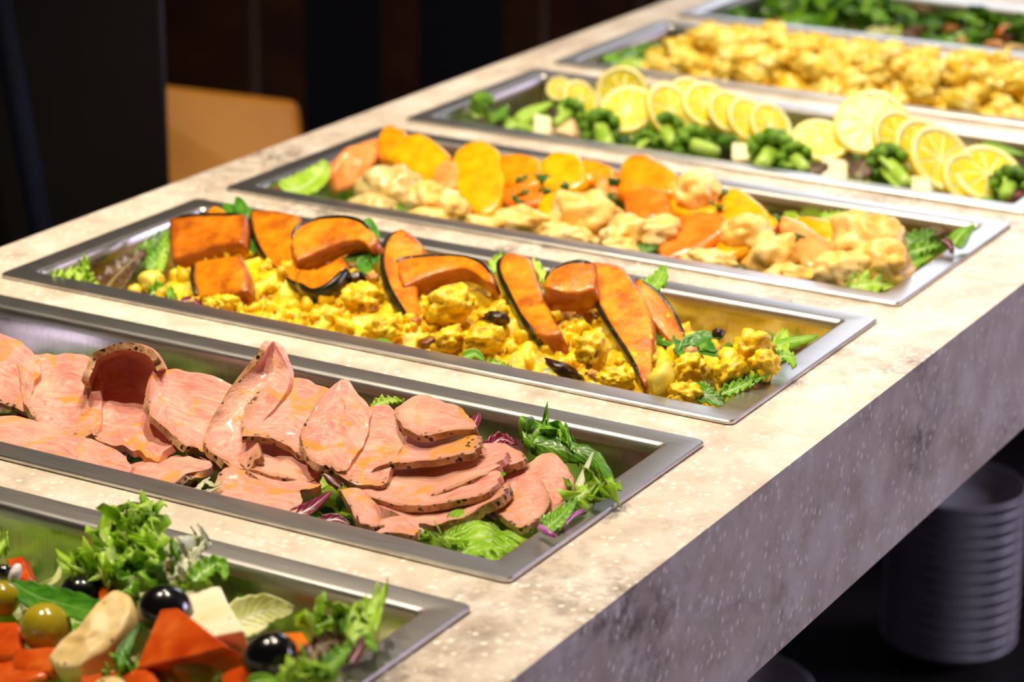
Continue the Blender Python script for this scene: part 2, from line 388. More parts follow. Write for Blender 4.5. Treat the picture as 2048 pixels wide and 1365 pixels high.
box('shelf', (WX0 + .02, WY0 + .02, SH - .03), (WX1 - .01, WY1 - .02, SH), M['dark_wood'], counter)
box('back_panel', (WX0 + .005, WY0 + .02, 0), (WX0 + .0195, WY1 - .02, TOP - .031), M['black'], counter)
for y in (WY0 + .02, WY1 - .06): box('side_panel', (WX0 + .02, y, SH), (WX1 - .035, y + .04, TOP - .11), M['black'], counter)
box('plinth', (WX0 + .06, WY0 + .05, 0), (WX1 - .06, WY1 - .05, SH - .03), M['black'], counter)

# ---------------------------------------------------------------- steel pans
def rrect(x0, x1, y0, y1, r, z, n=5):
    out = []
    for cx, cy, a0 in ((x1 - r, y1 - r, 0), (x0 + r, y1 - r, 90), (x0 + r, y0 + r, 180), (x1 - r, y0 + r, 270)):
        for k in range(n + 1):
            a = math.radians(a0 + 90 * k / n); out.append((cx + r * math.cos(a), cy + r * math.sin(a), z))
    return out
def loft(loops, cap=False):
    v = [p for l in loops for p in l]; n = len(loops[0]); f = []
    for i in range(len(loops) - 1):
        for k in range(n):
            f.append((i * n + k, i * n + (k + 1) % n, (i + 1) * n + (k + 1) % n, (i + 1) * n + k))
    if cap: f.append(tuple(range((len(loops) - 1) * n, len(loops) * n)))
    return v, f
PAN_LABELS = {
    1: 'steel food pan of olives, white cheese, tomato and chicken on leaves', 2: 'steel food pan of peppered pink roast meat slices',
    3: 'steel food pan of roast pumpkin slices on yellow pumpkin salad', 4: 'steel food pan of fritters topped with orange segments',
    5: 'steel food pan of broccoli and potato under lemon slices', 6: 'steel food pan heaped with yellow curried chunks',
    7: 'steel food pan of dark green leaf salad at the far end'}
for p in range(1, 8):
    y0, y1 = yof(0, p), yof(1, p); Z = TOP
    root = empty('food_pan', (PL / 2, (y0 + y1) / 2, Z), PAN_LABELS[p], 'food pan', 'steel pans set into the buffet bar')
    def L(i, z, r): return rrect(i, PL - i, y0 + i, y1 - i, r, Z + z)
    v, f = loft([L(.0115, .0004, .006), L(.0003, .0004, .0045), L(0, .0008, .0045), L(0, .0022, .0045), L(.0007, .003, .0042), L(.0150, .003, .0035), L(.0166, .0026, .0035), L(.0178, .0014, .0036), L(.0186, -.0006, .0038), L(.0190, -.004, .004)])
    o = mesh('rim', v, f, M['steel'], root)
    es = o.modifiers.new('es', 'EDGE_SPLIT'); es.split_angle = math.radians(40)
    v, f = loft([L(.0190, -.004, .004), L(.0200, -.012, .007), L(.0235, -.056, .014), L(.0255, -.063, .014), L(.031, -.066, .012)], True)
    mesh('basin', v, f, M['basin'], root)

# ---------------------------------------------------------------- stacks of plates on the shelf
def lathe(prof, c, n=40):
    v, f = [], []
    for r, z in prof:
        for k in range(n):
            a = 2 * math.pi * k / n; v.append((c[0] + r * math.cos(a), c[1] + r * math.sin(a), c[2] + z))
    for i in range(len(prof) - 1):
        for k in range(n): f.append((i * n + k, i * n + (k + 1) % n, (i + 1) * n + (k + 1) % n, (i + 1) * n + k))
    return v, f
ORD = 'lowest second third fourth fifth sixth seventh eighth ninth tenth eleventh twelfth thirteenth fourteenth fifteenth sixteenth'.split()
def plate_stack(c, r, n, dz, where, group):
    prof = [(.0005, .004), (r * .55, .004), (r * .62, .006), (r * .90, .0165), (r * .97, .020), (r - .001, .0212), (r + .0008, .0196), (r - .001, .0172), (r * .86, .0105), (r * .66, .0015), (r * .60, 0), (r * .55, .0008), (r * .54, .002), (.0005, .002)]
    v, f = lathe(prof, (0, 0, 0))
    pr = None
    for k in range(n):
        lab = ('topmost white china plate in ' if k == n - 1 else 'lowest white china plate in ' if k == 0 else 'white china plate, %s from the bottom of ' % ORD[k]) + where
        if pr is None:
            pr = mesh('plate', v, f, M['china'], center=False); o = pr
        else: o = pr.copy(); COL.objects.link(o)
        o.location = (c[0], c[1], c[2] + .0006 + k * dz); o.rotation_euler = (0, 0, k * .7)
        tag(o, lab, 'plate', group)
c1 = at_z(1893, 1297, SH); plate_stack((c1.x, c1.y, SH), .072, 14, .0132, 'the tall stack under the counter apron', 'plates in the tall stack under the bar')
c2 = at_z(2165, 1120, SH); plate_stack((c2.x, c2.y, SH), .072, 14, .0132, 'the stack farther along the shelf', 'plates in the farther stack under the bar')
c3 = at_z(1474, 1392, SH + .10); plate_stack((c3.x, c3.y, SH), .072, 8, .0132, 'the low stack nearest the lens', 'plates in the low stack under the bar')

# ---------------------------------------------------------------- dim dining room behind
def at_d(u, v, d):
    r = ray(u, v); return CAM + r * (d / math.hypot(r.x, r.y))
def facing_box(name, u0, u1, d, z0, z1, thick, mat, parent=None, bevel=0):
    """upright board seen square-on: spans u0..u1 at horizontal distance d"""
    a, b = at_d(u0, 300, d), at_d(u1, 300, d); n = Vector((-(b - a).y, (b - a).x, 0)).normalized() * thick
    v = []
    for z in (z0, z1):
        for q in (a, b, b + n, a + n): v.append((q.x, q.y, z))
    f = [(0, 1, 5, 4), (1, 2, 6, 5), (2, 3, 7, 6), (3, 0, 4, 7), (4, 5, 6, 7), (3, 2, 1, 0)]
    o = mesh(name, v, f, mat, parent, smooth=False)
    if bevel:
        md = o.modifiers.new('bevel', 'BEVEL'); md.width = bevel; md.segments = 3
    return o
tag(facing_box('partition', -420, 338, 2.42, 0, 2.2, .06, M['dark_wood'], bevel=.006), 'dark wooden partition panel standing behind the bar', 'partition')
pc = at_d(480, 300, 3.0)
chair = empty('dining_chair', (pc.x, pc.y, 0), 'tan leather high-backed chair behind the dark partition', 'chair')
def tilt_board(u0, v0, u1, v1, d, thick, mat, name):
    pts = [at_d(u0, v0, d), at_d(u1, v0 + (u1 - u0) * .12, d), at_d(u1 + 30, v1, d * .97), at_d(u0 - 10, v1, d * .97)]
    n = (pts[1] - pts[0]).cross(pts[3] - pts[0]).normalized()
    if n.dot(FWD) < 0: n = -n
    v = pts + [q + n * thick for q in pts]
    f = [(0, 1, 2, 3), (7, 6, 5, 4), (0, 4, 5, 1), (1, 5, 6, 2), (2, 6, 7, 3), (3, 7, 4, 0)]
    o = mesh(name, v, f, mat, chair, smooth=False)
    md = o.modifiers.new('bevel', 'BEVEL'); md.width = .012; md.segments = 4
    return pts
bp = tilt_board(180, 148 - .12 * 0, 598, 430, 3.0, .05, M['tan'], 'backrest')
zb = min(q.z for q in bp)
ax = (bp[2] - bp[3]); ax.z = 0; ax.normalize(); ay = Vector((-ax.y, ax.x, 0))
s0 = Vector((bp[3].x, bp[3].y, 0)); wd = (Vector((bp[2].x, bp[2].y, 0)) - s0).length
def obox(name, o, dx, dy, z0, z1, mat):
    v = [(*(o + ax * a + ay * b).xy, z) for z in (z0, z1) for a, b in ((0, 0), (dx, 0), (dx, dy), (0, dy))]
    return mesh(name, v, [(0, 1, 5, 4), (1, 2, 6, 5), (2, 3, 7, 6), (3, 0, 4, 7), (4, 5, 6, 7), (3, 2, 1, 0)], mat, chair, smooth=False)
obox('seat', s0, wd, .42, zb - .07, zb + .01, M['tan'])
for a, b in ((.01, .01), (wd - .05, .01), (.01, .37), (wd - .05, .37)): obox('leg', s0 + ax * a + ay * b, .04, .04, 0, zb - .068, M['dark_wood'])
tag(facing_box('pillar', 612, 765, 4.1, 0, H, .2, M['black']), 'black pillar beyond the tan chair', 'pillar')
tag(facing_box('pillar', 838, 1005, 4.5, 0, H, .2, M['black']), 'wider black pillar in front of the brown wall panelling', 'pillar')
pan_w = empty('wall_panelling', (at_d(700, 100, 5.0).x, at_d(700, 100, 5.0).y, 0), 'brown wood wall panelling between the black pillars', 'panelling')
for i in range(6):
    facing_box('panel', 330 + i * 190, 330 + i * 190 + 182, 5.0, .0, 2.6, .03, M['brown_wood'], pan_w, .004)
a, b = at_d(-10, -40, 2.30), at_d(92, 520, 2.30)
def rod(a, b, r, n=14):
    ax_ = (b - a).normalized(); s = ax_.orthogonal().normalized(); t = ax_.cross(s); v = []
    for q in (a, b):
        for k in range(n):
            g = 2 * math.pi * k / n; v.append(q + s * (r * math.cos(g)) + t * (r * math.sin(g)))
    f = [(k, (k + 1) % n, n + (k + 1) % n, n + k) for k in range(n)] + [tuple(range(n)), tuple(range(n, 2 * n))]
    return [tuple(q) for q in v], f
dd = (b - a); b2 = a + dd * ((0.0 - a.z) / dd.z)
v, f = rod(a, b2, .011); tag(mesh('streak_rail', v, f, M['navy']), 'slim navy rail standing in for a dark blue streak by the partition', 'rail')  # stand-in shape for a slanted navy streak of unknown origin
# ---------------------------------------------------------------- food builders
def cr(p0, p1, p2, p3, t):
    return .5 * ((2 * p1) + (p2 - p0) * t + (2 * p0 - 5 * p1 + 4 * p2 - p3) * t * t + (3 * p1 - p0 - 3 * p2 + p3) * t ** 3)
def curve_at(pts, s):
    n = len(pts)
    if n == 1: return pts[0]
    x = max(0.0, min(1.0, s)) * (n - 1); i = min(int(x), n - 2); t = x - i
    a = pts[i - 1] if i > 0 else pts[0] * 2 - pts[1]
    d = pts[i + 2] if i + 2 < n else pts[-1] * 2 - pts[-2]
    return cr(a, pts[i], pts[i + 1], d, t)
def grid_at(rows, s, t): return curve_at([curve_at(r, s) for r in rows], t)
def nz(v, f, o=0.0): return mn.noise(Vector((v[0] * f + o, v[1] * f - o * 1.7, v[2] * f + o * .6)))
SEED = [0.0]
def sheet_mesh(name, rows, thick, mat, side=None, parent=None, k=.6, nu=22, nv=18, pillow=0.0, rough=0.0, rf=60, jag=0.0, ruff=0.0, part_side=False):
    """a slab through a grid of control points (rows of points); k rounds the corners, pillow swells the middle,
    jag roughens the outline, ruff waves the margin"""
    SEED[0] += 3.71; sd = SEED[0]
    mid, nor = [], []
    for j in range(nv):
        for i in range(nu):
            a, b = -1 + 2 * i / (nu - 1), -1 + 2 * j / (nv - 1)
            s, t = a * math.sqrt(1 - k * b * b / 2), b * math.sqrt(1 - k * a * a / 2)
            e = max(abs(a), abs(b))
            if jag: q = 1 - jag * (0.5 + .5 * mn.noise(Vector((a * 4 + sd, b * 4, sd)))) * e ** 3; s *= q; t *= q
            mid.append(grid_at(rows, .5 + .5 * s, .5 + .5 * t))
    for j in range(nv):
        for i in range(nu):
            du = mid[j * nu + min(i + 1, nu - 1)] - mid[j * nu + max(i - 1, 0)]
            dv = mid[min(j + 1, nv - 1) * nu + i] - mid[max(j - 1, 0) * nu + i]
            n = du.cross(dv); nor.append(n.normalized() if n.length > 1e-12 else Vector((0, 0, 1)))
    V, UVs, F, MI = [], [], [], []
    for sgn in (1, -1):
        for j in range(nv):
            for i in range(nu):
                q = j * nu + i; a, b = -1 + 2 * i / (nu - 1), -1 + 2 * j / (nv - 1); e = max(abs(a), abs(b))
                h = thick / 2
                if pillow: h = h * ((1 - pillow) + pillow * math.sqrt(max(0, 1 - e ** 3.0)))
                d = 0
                if rough: d += rough * (nz(mid[q], rf, sd) + .5 * nz(mid[q], rf * 2.3, sd))
                if ruff: d += ruff * e ** 2 * math.sin(9 * math.atan2(b, a) + 4 * nz(mid[q], 40, sd))
                V.append(mid[q] + nor[q] * (sgn * h + d)); UVs.append((i / (nu - 1), j / (nv - 1)))
    n0 = nu * nv
    for j in range(nv - 1):
        for i in range(nu - 1):
            q = j * nu + i
            F.append((q, q + 1, q + nu + 1, q + nu)); MI.append(0)
            F.append((n0 + q, n0 + q + nu, n0 + q + nu + 1, n0 + q + 1)); MI.append(0)
    ring = [i for i in range(nu)] + [j * nu + nu - 1 for j in range(1, nv)] + [(nv - 1) * nu + i for i in range(nu - 2, -1, -1)] + [j * nu for j in range(nv - 2, 0, -1)]
    for a, b in zip(ring, ring[1:] + ring[:1]):
        F.append((a, b, n0 + b, n0 + a)); MI.append(1 if side and (not part_side or (a % nu == 0 and b % nu == 0) or (a // nu == nv - 1 and b // nu == nv - 1)) else 0)
    o = mesh(name, V, F, [mat, side] if side else [mat], parent, MI, UVs)
    if side: o.modifiers.new('es', 'EDGE_SPLIT').split_angle = math.radians(50)
    return o
def G(*rows, pan=None): return [[P(*q, pan) if len(q) == 3 else q for q in r] for r in rows]

def meat(label, *rows, flip='', thick=.0040, k=.55, nu=34, nv=28, curl=None, lip=0, wide=None):
    """curl brings the first column towards the viewer's side of the pan, lip does the same for the last row"""
    up = k <= .5; curl = (.05 if up else 0) if curl is None else curl; wide = (1.22 if up else 1.08) if wide is None else wide
    if up: k = min(k, .34)
    if 'c' in flip: rows = [r[::-1] for r in rows]
    if 'r' in flip: rows = rows[::-1]
    n = len(rows); R = []
    for j, r in enumerate(rows):
        cu = sum(q[0] for q in r) / len(r); cv = sum(q[1] for q in r) / len(r)
        R.append([(cu + (u - cu) * wide, cv + (v - cv) * wide, yf - (curl if i == 0 else 0) - (lip if j == n - 1 else 0)) for i, (u, v, yf) in enumerate(r)])
    return tag(sheet_mesh('meat_slice', G(*R), thick, M['meat'], M['crust'], k=k, nu=nu, nv=nv, rough=.0030, rf=40, jag=.12, part_side=True), label, 'meat slice', 'slices of peppered roast meat')

def crumpled(label, *rows, mat='crumple', rough=.0055, rf=42, ruff=.002, jag=.12, k=.6, group=None, name='lettuce_leaf', cat='lettuce leaf'):
    return tag(sheet_mesh(name, G(*rows), .0008, M[mat], k=k, nu=40, nv=30, rough=rough, rf=rf, jag=jag, ruff=ruff), label, cat, group)

def pumpkin(label, outer, inner, thick=.009, mat='pumpkin', skin=True, k=.25):
    """outer = points along the skin edge, inner = points along the cut edge"""
    a, b = [P(*q) for q in outer], [P(*q) for q in inner]
    rows = [[curve_at(a, i / 5) for i in range(6)], [curve_at(a, i / 5).lerp(curve_at(b, i / 5), .5) for i in range(6)], [curve_at(b, i / 5) for i in range(6)]]
    c = rows[1][3]
    root = empty('pumpkin_slice', c, label, 'pumpkin slice', 'slices of roast pumpkin')
    sheet_mesh('flesh', rows, thick, M[mat], None, root, k=k, nu=22, nv=10, pillow=.25, rough=.0005, rf=120, jag=.02)
    if skin:
        # rind: a thin curved shell hugging the outer edge over the full thickness
        V, F, n = [], [], 22
        for i in range(n):
            s = .02 + .96 * i / (n - 1); p = curve_at(a, s); tn = (curve_at(a, min(1, s + .02)) - curve_at(a, max(0, s - .02))).normalized()
            out = (p - curve_at(b, s)); out = (out - tn * out.dot(tn)).normalized(); nn = tn.cross(out).normalized()
            w = .0017 + .0004 * nz(p, 160); ends = max(0.15, min(1, 6 * min(s, 1 - s)))
            for da, db in ((-1.02, -.5), (-.85, 1), (0, 1.25), (.85, 1), (1.02, -.5), (0, -.6)):
                V.append(p - out * .0006 + nn * (da * thick / 2 * ends ** .3) + out * (db * w * ends))
        for i in range(n - 1):
            for q in range(6): F.append((i * 6 + q, i * 6 + (q + 1) % 6, (i + 1) * 6 + (q + 1) % 6, (i + 1) * 6 + q))
        F.append(tuple(range(6))); F.append(tuple(range((n - 1) * 6, n * 6)))
        mesh('skin', V, F, M['pumpkin_skin'], root)['label'] = 'dark green roasted skin along the slice'
    return root

def segment(label, top, bot, thick=.014, mat='orange', k=.45, cat='orange segment', name='orange_segment', group='orange segments on the fritters'):
    a, b = [P(*q) for q in top], [P(*q) for q in bot]; c = (sum(a, Vector()) + sum(b, Vector())) / (len(a) + len(b))
    a, b = [c + (q - c) * 1.16 for q in a], [c + (q - c) * 1.16 for q in b]
    rows = [[curve_at(a, i / 4) for i in range(5)], [curve_at(a, i / 4).lerp(curve_at(b, i / 4), .5) for i in range(5)], [curve_at(b, i / 4) for i in range(5)]]
    return tag(sheet_mesh(name, rows, thick, M[mat], k=k, nu=18, nv=14, pillow=.55, rough=.0012, rf=60, jag=.08), label, cat, group)

_ico = {}
def ico(sub):
    if sub not in _ico:
        bm = bmesh.new(); bmesh.ops.create_icosphere(bm, subdivisions=sub, radius=1)
        _ico[sub] = ([v.co.copy() for v in bm.verts], [tuple(x.index for x in f.verts) for f in bm.faces]); bm.free()
    return _ico[sub]
def blob_data(c, r, amp=.25, freq=1.6, sub=3, rot=None, seed=None, ridge=False):
    sd = seed if seed is not None else random.uniform(0, 90); vs, fs = ico(sub); out = []
    R = rot or Matrix.Identity(3)
    for v in vs:
        d = amp * (mn.noise(v * freq + Vector((sd, sd * .3, -sd))) + .5 * mn.noise(v * freq * 2.3 + Vector((-sd, sd, sd))) + .25 * mn.noise(v * freq * 5 + Vector((sd, 2, -sd))))
        if ridge: d = amp * (abs(mn.noise(v * freq + Vector((sd, 0, 0)))) * 2 - .6)
        q = v * (1 + d); out.append(Vector(c) + R @ Vector((q.x * r[0], q.y * r[1], q.z * r[2])))
    return out, fs
def rotm(rx, ry, rz):
    return (Matrix.Rotation(rz, 3, 'Z') @ Matrix.Rotation(ry, 3, 'Y') @ Matrix.Rotation(rx, 3, 'X'))
CAMROT = Matrix((RIGHT, UP, -FWD)).transposed()      # used only to turn a lump's long axis to the slope seen in the photograph
def lump(name, label, cat, u, v, yf, rw, rh, mat, group=None, ang=0, depth=None, amp=.22, freq=1.5, sub=3, **kw):
    """a lump about rw x rh pixels in radius, lying at a real point; ang = tilt of its long axis, degrees"""
    c = P(u, v, yf); k = mpp(c)
    R = CAMROT @ Matrix.Rotation(math.radians(-ang), 3, 'Z')
    V, F = blob_data(c, (rw * k, rh * k, (depth or (rw + rh) / 2) * k), amp, freq, sub, R, **kw)
    return tag(mesh(name, V, F, M[mat]), label, cat, group)

def leaf_data(mid, width, up, cup=.15, ruff=.0, jag=.0, shape=.5, nu=11, nv=22, lobes=0, twist=0, frill=0, base=.12, freq=7, tipw=.06, fold=0):
    """blade around a midrib polyline; width = half width in metres, up = which way its upper face looks"""
    SEED[0] += 2.3; sd = SEED[0]; V, UV = [], []
    for j in range(nv):
        t = j / (nv - 1); p = curve_at(mid, t)
        tn = (curve_at(mid, min(1, t + .03)) - curve_at(mid, max(0, t - .03))).normalized()
        sdv = tn.cross(up)
        sdv = sdv.normalized() if sdv.length > 1e-6 else tn.orthogonal().normalized()
        if twist: sdv = Matrix.Rotation(twist * (t - .3), 3, tn) @ sdv
        nn = sdv.cross(tn).normalized()
        w = width * max(tipw * (1 if t > .5 else 0), (math.sin(math.pi * min(1, t ** (shape) * .93 + .035))) ** .75) if t > 0 else width * base
        w = max(w, width * base) if t < .5 else w
        if lobes: w *= .62 + .38 * abs(math.sin(lobes * math.pi * t + .6))
        for i in range(nu):
            s = -1 + 2 * i / (nu - 1); e = abs(s)
            ww = w
            if jag: ww *= 1 + jag * mn.noise(Vector((t * 16 + sd, s * 1.3, sd))) * e
            q = p + sdv * (s * ww) + nn * (cup * ww * s * s)
            if fold: q += nn * (fold * ww * e)
            if frill:
                w2 = mn.noise(Vector((t * 5, s * 1.5, sd))); ph = 6.283 * freq * t + 5 * w2 + 1.5 * s
                q += nn * (frill * (e ** 1.3) * math.sin(ph) + .5 * frill * e * e * math.sin(2.3 * ph + sd)) + tn * (frill * .9 * e ** 2 * math.cos(ph + .8)) + sdv * (s * .5 * frill * math.sin(1.7 * ph + 2) * e)
                q += nn * (.6 * frill * mn.noise(Vector((t * 9, s * 4, sd + 4))))
            if ruff:
                q += nn * (ruff * e ** 1.6 * (math.sin(freq * 2 * math.pi * t + 2.2 * s + sd + 2 * mn.noise(Vector((t * 6, s, sd)))) + .6 * mn.noise(Vector((t * 14, s * 3, sd * 2)))))
                q += tn * (ruff * .7 * e ** 2 * mn.noise(Vector((t * 20, s * 4, sd + 9))))
            V.append(q); UV.append((i / (nu - 1), t))
    F = [(j * nu + i, j * nu + i + 1, (j + 1) * nu + i + 1, (j + 1) * nu + i) for j in range(nv - 1) for i in range(nu - 1)]
    return V, F, UV
FACE = (Vector((0, 0, 1)) * .75 - FWD * .65).normalized()
def leaf(label, pts, wpx, mat='lime', up=None, name='lettuce_leaf', cat='lettuce leaf', group=None, thick=.0006, parent=None, **kw):
    mid = [P(*q) for q in pts]; k = mpp(mid[len(mid) // 2])
    V, F, UV = leaf_data(mid, wpx * k, up or FACE, **kw)
    o = mesh(name, V, F, M[mat], parent, uv=UV)
    s = o.modifiers.new('thickness', 'SOLIDIFY'); s.thickness = thick; s.offset = 0
    return tag(o, label, cat, group)
def tube(pts, r, n=8, taper=.6):
    V, F = [], []; m_ = max(5, len(pts) * 3)
    for j in range(m_):
        t = j / (m_ - 1); p = curve_at(pts, t); tn = (curve_at(pts, min(1, t + .05)) - curve_at(pts, max(0, t - .05))).normalized()
        a = tn.orthogonal().normalized(); b = tn.cross(a); rr = r * (1 - (1 - taper) * t)
        for k in range(n):
            g = 2 * math.pi * k / n; V.append(p + a * (rr * math.cos(g)) + b * (rr * math.sin(g)))
    F = [(j * n + k, j * n + (k + 1) % n, (j + 1) * n + (k + 1) % n, (j + 1) * n + k) for j in range(m_ - 1) for k in range(n)]
    F += [tuple(range(n)), tuple(range((m_ - 1) * n, m_ * n))]
    return V, F
def sprig(label, stem, leaves, mat='mint', group='fresh herb sprigs'):
    """stem: points; leaves: (points, half width px, label or None)"""
    sp = [P(*q) for q in stem]; root = empty('herb_sprig', sp[0], label, 'herb sprig', group)
    V, F = tube(sp, mpp(sp[0]) * 3.2); mesh('stem', V, F, M['stem'], root)
    for pts, w in leaves:
        leaf(None, pts, w, mat, name='leaf', cat=None, parent=root, cup=.25, nv=14, nu=9, shape=.8, ruff=.0004)
    return root
def bed(pan, label, mats, n, z0, z1, x0=.03, x1=.50, size=.03, seed=1):
    """the loose layer of leaves that fills the pan under everything else: nobody could count it"""
    rnd = random.Random(seed); V, F, UV, MI = [], [], [], []
    for i in range(n):
        x = x0 + (x1 - x0) * rnd.random(); y = yof(.15 + .70 * rnd.random(), pan); z = TOP + z0 + (z1 - z0) * rnd.random()
        a = rnd.uniform(0, 6.28); L = size * rnd.uniform(.6, 1.15); d = Vector((math.cos(a), math.sin(a), rnd.uniform(-.1, .35))) * L
        c = Vector((x, y, z)); p0, p2 = c - d * .5, c + d * .5
        for q in (p0, p2):
            q.x = min(max(q.x, .045), PL - .045); q.y = min(max(q.y, yof(.22, pan)), yof(.78, pan))
            q.z = max(q.z, TOP - .056)
        mid = [p0, (p0 + p2) * .5 + Vector((0, 0, .25 * L * rnd.random())), p2]
        if (p2 - p0).length < .004: continue
        upv = Vector((rnd.uniform(-.5, .5), rnd.uniform(-.8, .3), 1)).normalized()
        v, f, uv = leaf_data(mid, L * rnd.uniform(.28, .45), upv, cup=.3, ruff=L * .09, jag=.25, nu=7, nv=10)
        v = [Vector((min(max(q.x, .026), PL - .026), min(max(q.y, yof(.13, pan)), yof(.87, pan)), max(q.z, TOP - .0625))) for q in v]
        s = len(V); V += v; UV += uv; F += [tuple(s + k for k in r) for r in f]; MI += [rnd.randrange(len(mats))] * len(f)
    o = mesh('salad_leaf_bed', V, F, [M[k] for k in mats], mi=MI, uv=UV)
    return tag(o, label, 'salad leaves', kind='stuff')
def floretdata(c, r, ax, n, seed):
    rnd = random.Random(seed); V, F = [], []
    for i in range(n):
        zc = 1 - 1.25 * (i + .5) / n; ph = i * 2.39996; q = Vector((math.sqrt(max(0, 1 - zc * zc)) * math.cos(ph), math.sqrt(max(0, 1 - zc * zc)) * math.sin(ph), zc))
        rot = Vector((0, 0, 1)).rotation_difference(ax).to_matrix()
        v, f = blob_data(c + rot @ (q * r * .78), (r * .30,) * 3, .28, 3.2, 2, seed=rnd.uniform(0, 50))
        s = len(V); V += v; F += [tuple(s + k for k in w) for w in f]
    return V, F
def broccoli(label, u, v, yf, rpx, su, sv, syf, n=26):
    """head at (u,v), stalk running to (su,sv)"""
    c = P(u, v, yf); k = mpp(c); b = P(su, sv, syf); ax = (c - b).normalized()
    root = empty('broccoli_floret', c, label, 'broccoli', 'broccoli florets')
    V, F = floretdata(c, rpx * k, ax, n, int(u)); mesh('head', V, F, M['broc'], root)
    V, F = tube([b, b.lerp(c, .5), c], rpx * k * .34, 10, 1.25); mesh('stalk', V, F, M['broc_stem'], root)
    for i in range(3):
        g = Vector((random.uniform(-1, 1), random.uniform(-1, 1), random.uniform(-1, 1))) * rpx * k * .6
        V, F = tube([b.lerp(c, .35), c + g], rpx * k * .17, 8, .9); mesh('branch', V, F, M['broc_stem'], root)
    return root
def lemon(label, u, v, yf, rpx, nrm, cut=None, spin=0, thick=.0042):
    """round slice; nrm = which way its face looks (world), cut = (start, sweep) degrees for part slices"""
    c = P(u, v, yf); k = mpp(c); r = rpx * k; nrm = Vector(nrm).normalized()
    rot = Vector((0, 0, 1)).rotation_difference(nrm).to_matrix() @ Matrix.Rotation(spin, 3, 'Z')
    a0, sw = cut or (0, 360); full = sw >= 360; n = 40
    root = empty('lemon_slice', c, label, 'lemon slice', 'lemon slices on the broccoli')
    def ring(prof, nm, mt):
        V, F = [], []; m_ = len(prof); cnt = n if full else n + 1
        for i in range(cnt):
            a = math.radians(a0 + sw * i / n)
            for rr, z in prof: V.append(c + rot @ Vector((rr * math.cos(a), rr * math.sin(a), z)))
        for i in range(n):
            j = (i + 1) % cnt
            for q in range(m_): F.append((i * m_ + q, i * m_ + (q + 1) % m_, j * m_ + (q + 1) % m_, j * m_ + q))
        if not full: F += [tuple(range(m_)), tuple(range((cnt - 1) * m_, cnt * m_))]
        return mesh(nm, V, F, M[mt], root)
    t = thick / 2
    ring([(r * .955, -t), (r * .985, -t * .9), (r, -t * .4), (r, t * .4), (r * .985, t * .9), (r * .955, t)], 'rind', 'rind')
    ring([(r * .80, -t), (r * .956, -t * 1.01), (r * .956, t * 1.01), (r * .80, t)], 'pith', 'pith')
    V, F = [], []; ns = 9
    for s in range(ns):
        lo, hi = 360 * s / ns + 2.5, 360 * (s + 1) / ns - 2.5
        if not full: lo, hi = max(lo, a0 + 1), min(hi, a0 + sw - 1)
        if hi - lo < 8: continue
        m_ = 7; b = len(V); pr = [(r * .12, lo + (hi - lo) * .5)] + [(r * .80 * (.97 if q in (0, m_ - 1) else 1), lo + (hi - lo) * q / (m_ - 1)) for q in range(m_)]
        for z in (-t * .85, t * .85):
            for rr, a in pr:
                a = math.radians(a); V.append(c + rot @ Vector((rr * math.cos(a), rr * math.sin(a), z)))
        q = len(pr); F += [tuple(b + i for i in range(q)), tuple(b + q + i for i in reversed(range(q)))] + [(b + i, b + (i + 1) % q, b + q + (i + 1) % q, b + q + i) for i in range(q)]
    mesh('pulp', V, F, M['pulp'], root, smooth=False)
    # membranes: a thin disc the wedges sit in
    V, F = [], []; cnt = n if full else n + 1
    for z in (-t * .55, t * .55):
        V.append(c + rot @ Vector((0, 0, z)))
        for i in range(cnt):
            a = math.radians(a0 + sw * i / n); V.append(c + rot @ Vector((r * .81 * math.cos(a), r * .81 * math.sin(a), z)))
    for o_ in (0, cnt + 1):
        for i in range(n): F.append((o_, o_ + 1 + i, o_ + 1 + (i + 1) % cnt))
    for i in range(n): F.append((1 + i, 1 + (i + 1) % cnt, cnt + 2 + (i + 1) % cnt, cnt + 2 + i))
    mesh('membrane', V, F, M['pith'], root)
    return root
def chunk(name, label, cat, corners, thick_dir, mat, group=None, bev=.12, rough=.0005):
    """rounded block: four corners of the top face as (u,v,yf), extruded along thick_dir (world vector)"""
    a = [P(*q) for q in corners]; d = Vector(thick_dir); V = a + [q + d for q in a]
    bm = bmesh.new(); vs = [bm.verts.new(q) for q in V]
    for f in ((0, 1, 2, 3), (7, 6, 5, 4), (0, 4, 5, 1), (1, 5, 6, 2), (2, 6, 7, 3), (3, 7, 4, 0)): bm.faces.new([vs[i] for i in f])
    w = min((a[0] - a[1]).length, (a[1] - a[2]).length, d.length) * bev
    bmesh.ops.bevel(bm, geom=bm.edges[:], offset=w, segments=3, profile=.6, affect='EDGES')
    bmesh.ops.triangulate(bm, faces=bm.faces[:]); bmesh.ops.subdivide_edges(bm, edges=bm.edges[:], cuts=2, use_grid_fill=True)
    SEED[0] += 1.9; sd = SEED[0]
    for v in bm.verts: v.co += Vector((nz(v.co, 90, sd), nz(v.co, 90, sd + 5), nz(v.co, 90, sd + 9))) * rough * 2
    bm.verts.index_update(); V = [v.co.copy() for v in bm.verts]; F = [tuple(x.index for x in f.verts) for f in bm.faces]; bm.free()
    o = mesh(name, V, F, M[mat]); o.modifiers.new('es', 'EDGE_SPLIT').split_angle = math.radians(55)
    return tag(o, label, cat, group)
# ================================================================ pan 2: roast meat
PAN = 2
bed(2, 'bed of mixed salad leaves under the roast meat slices', ['green', 'lime', 'dark', 'radic', 'pale'], 200, -.056, -.034, size=.045, seed=3)
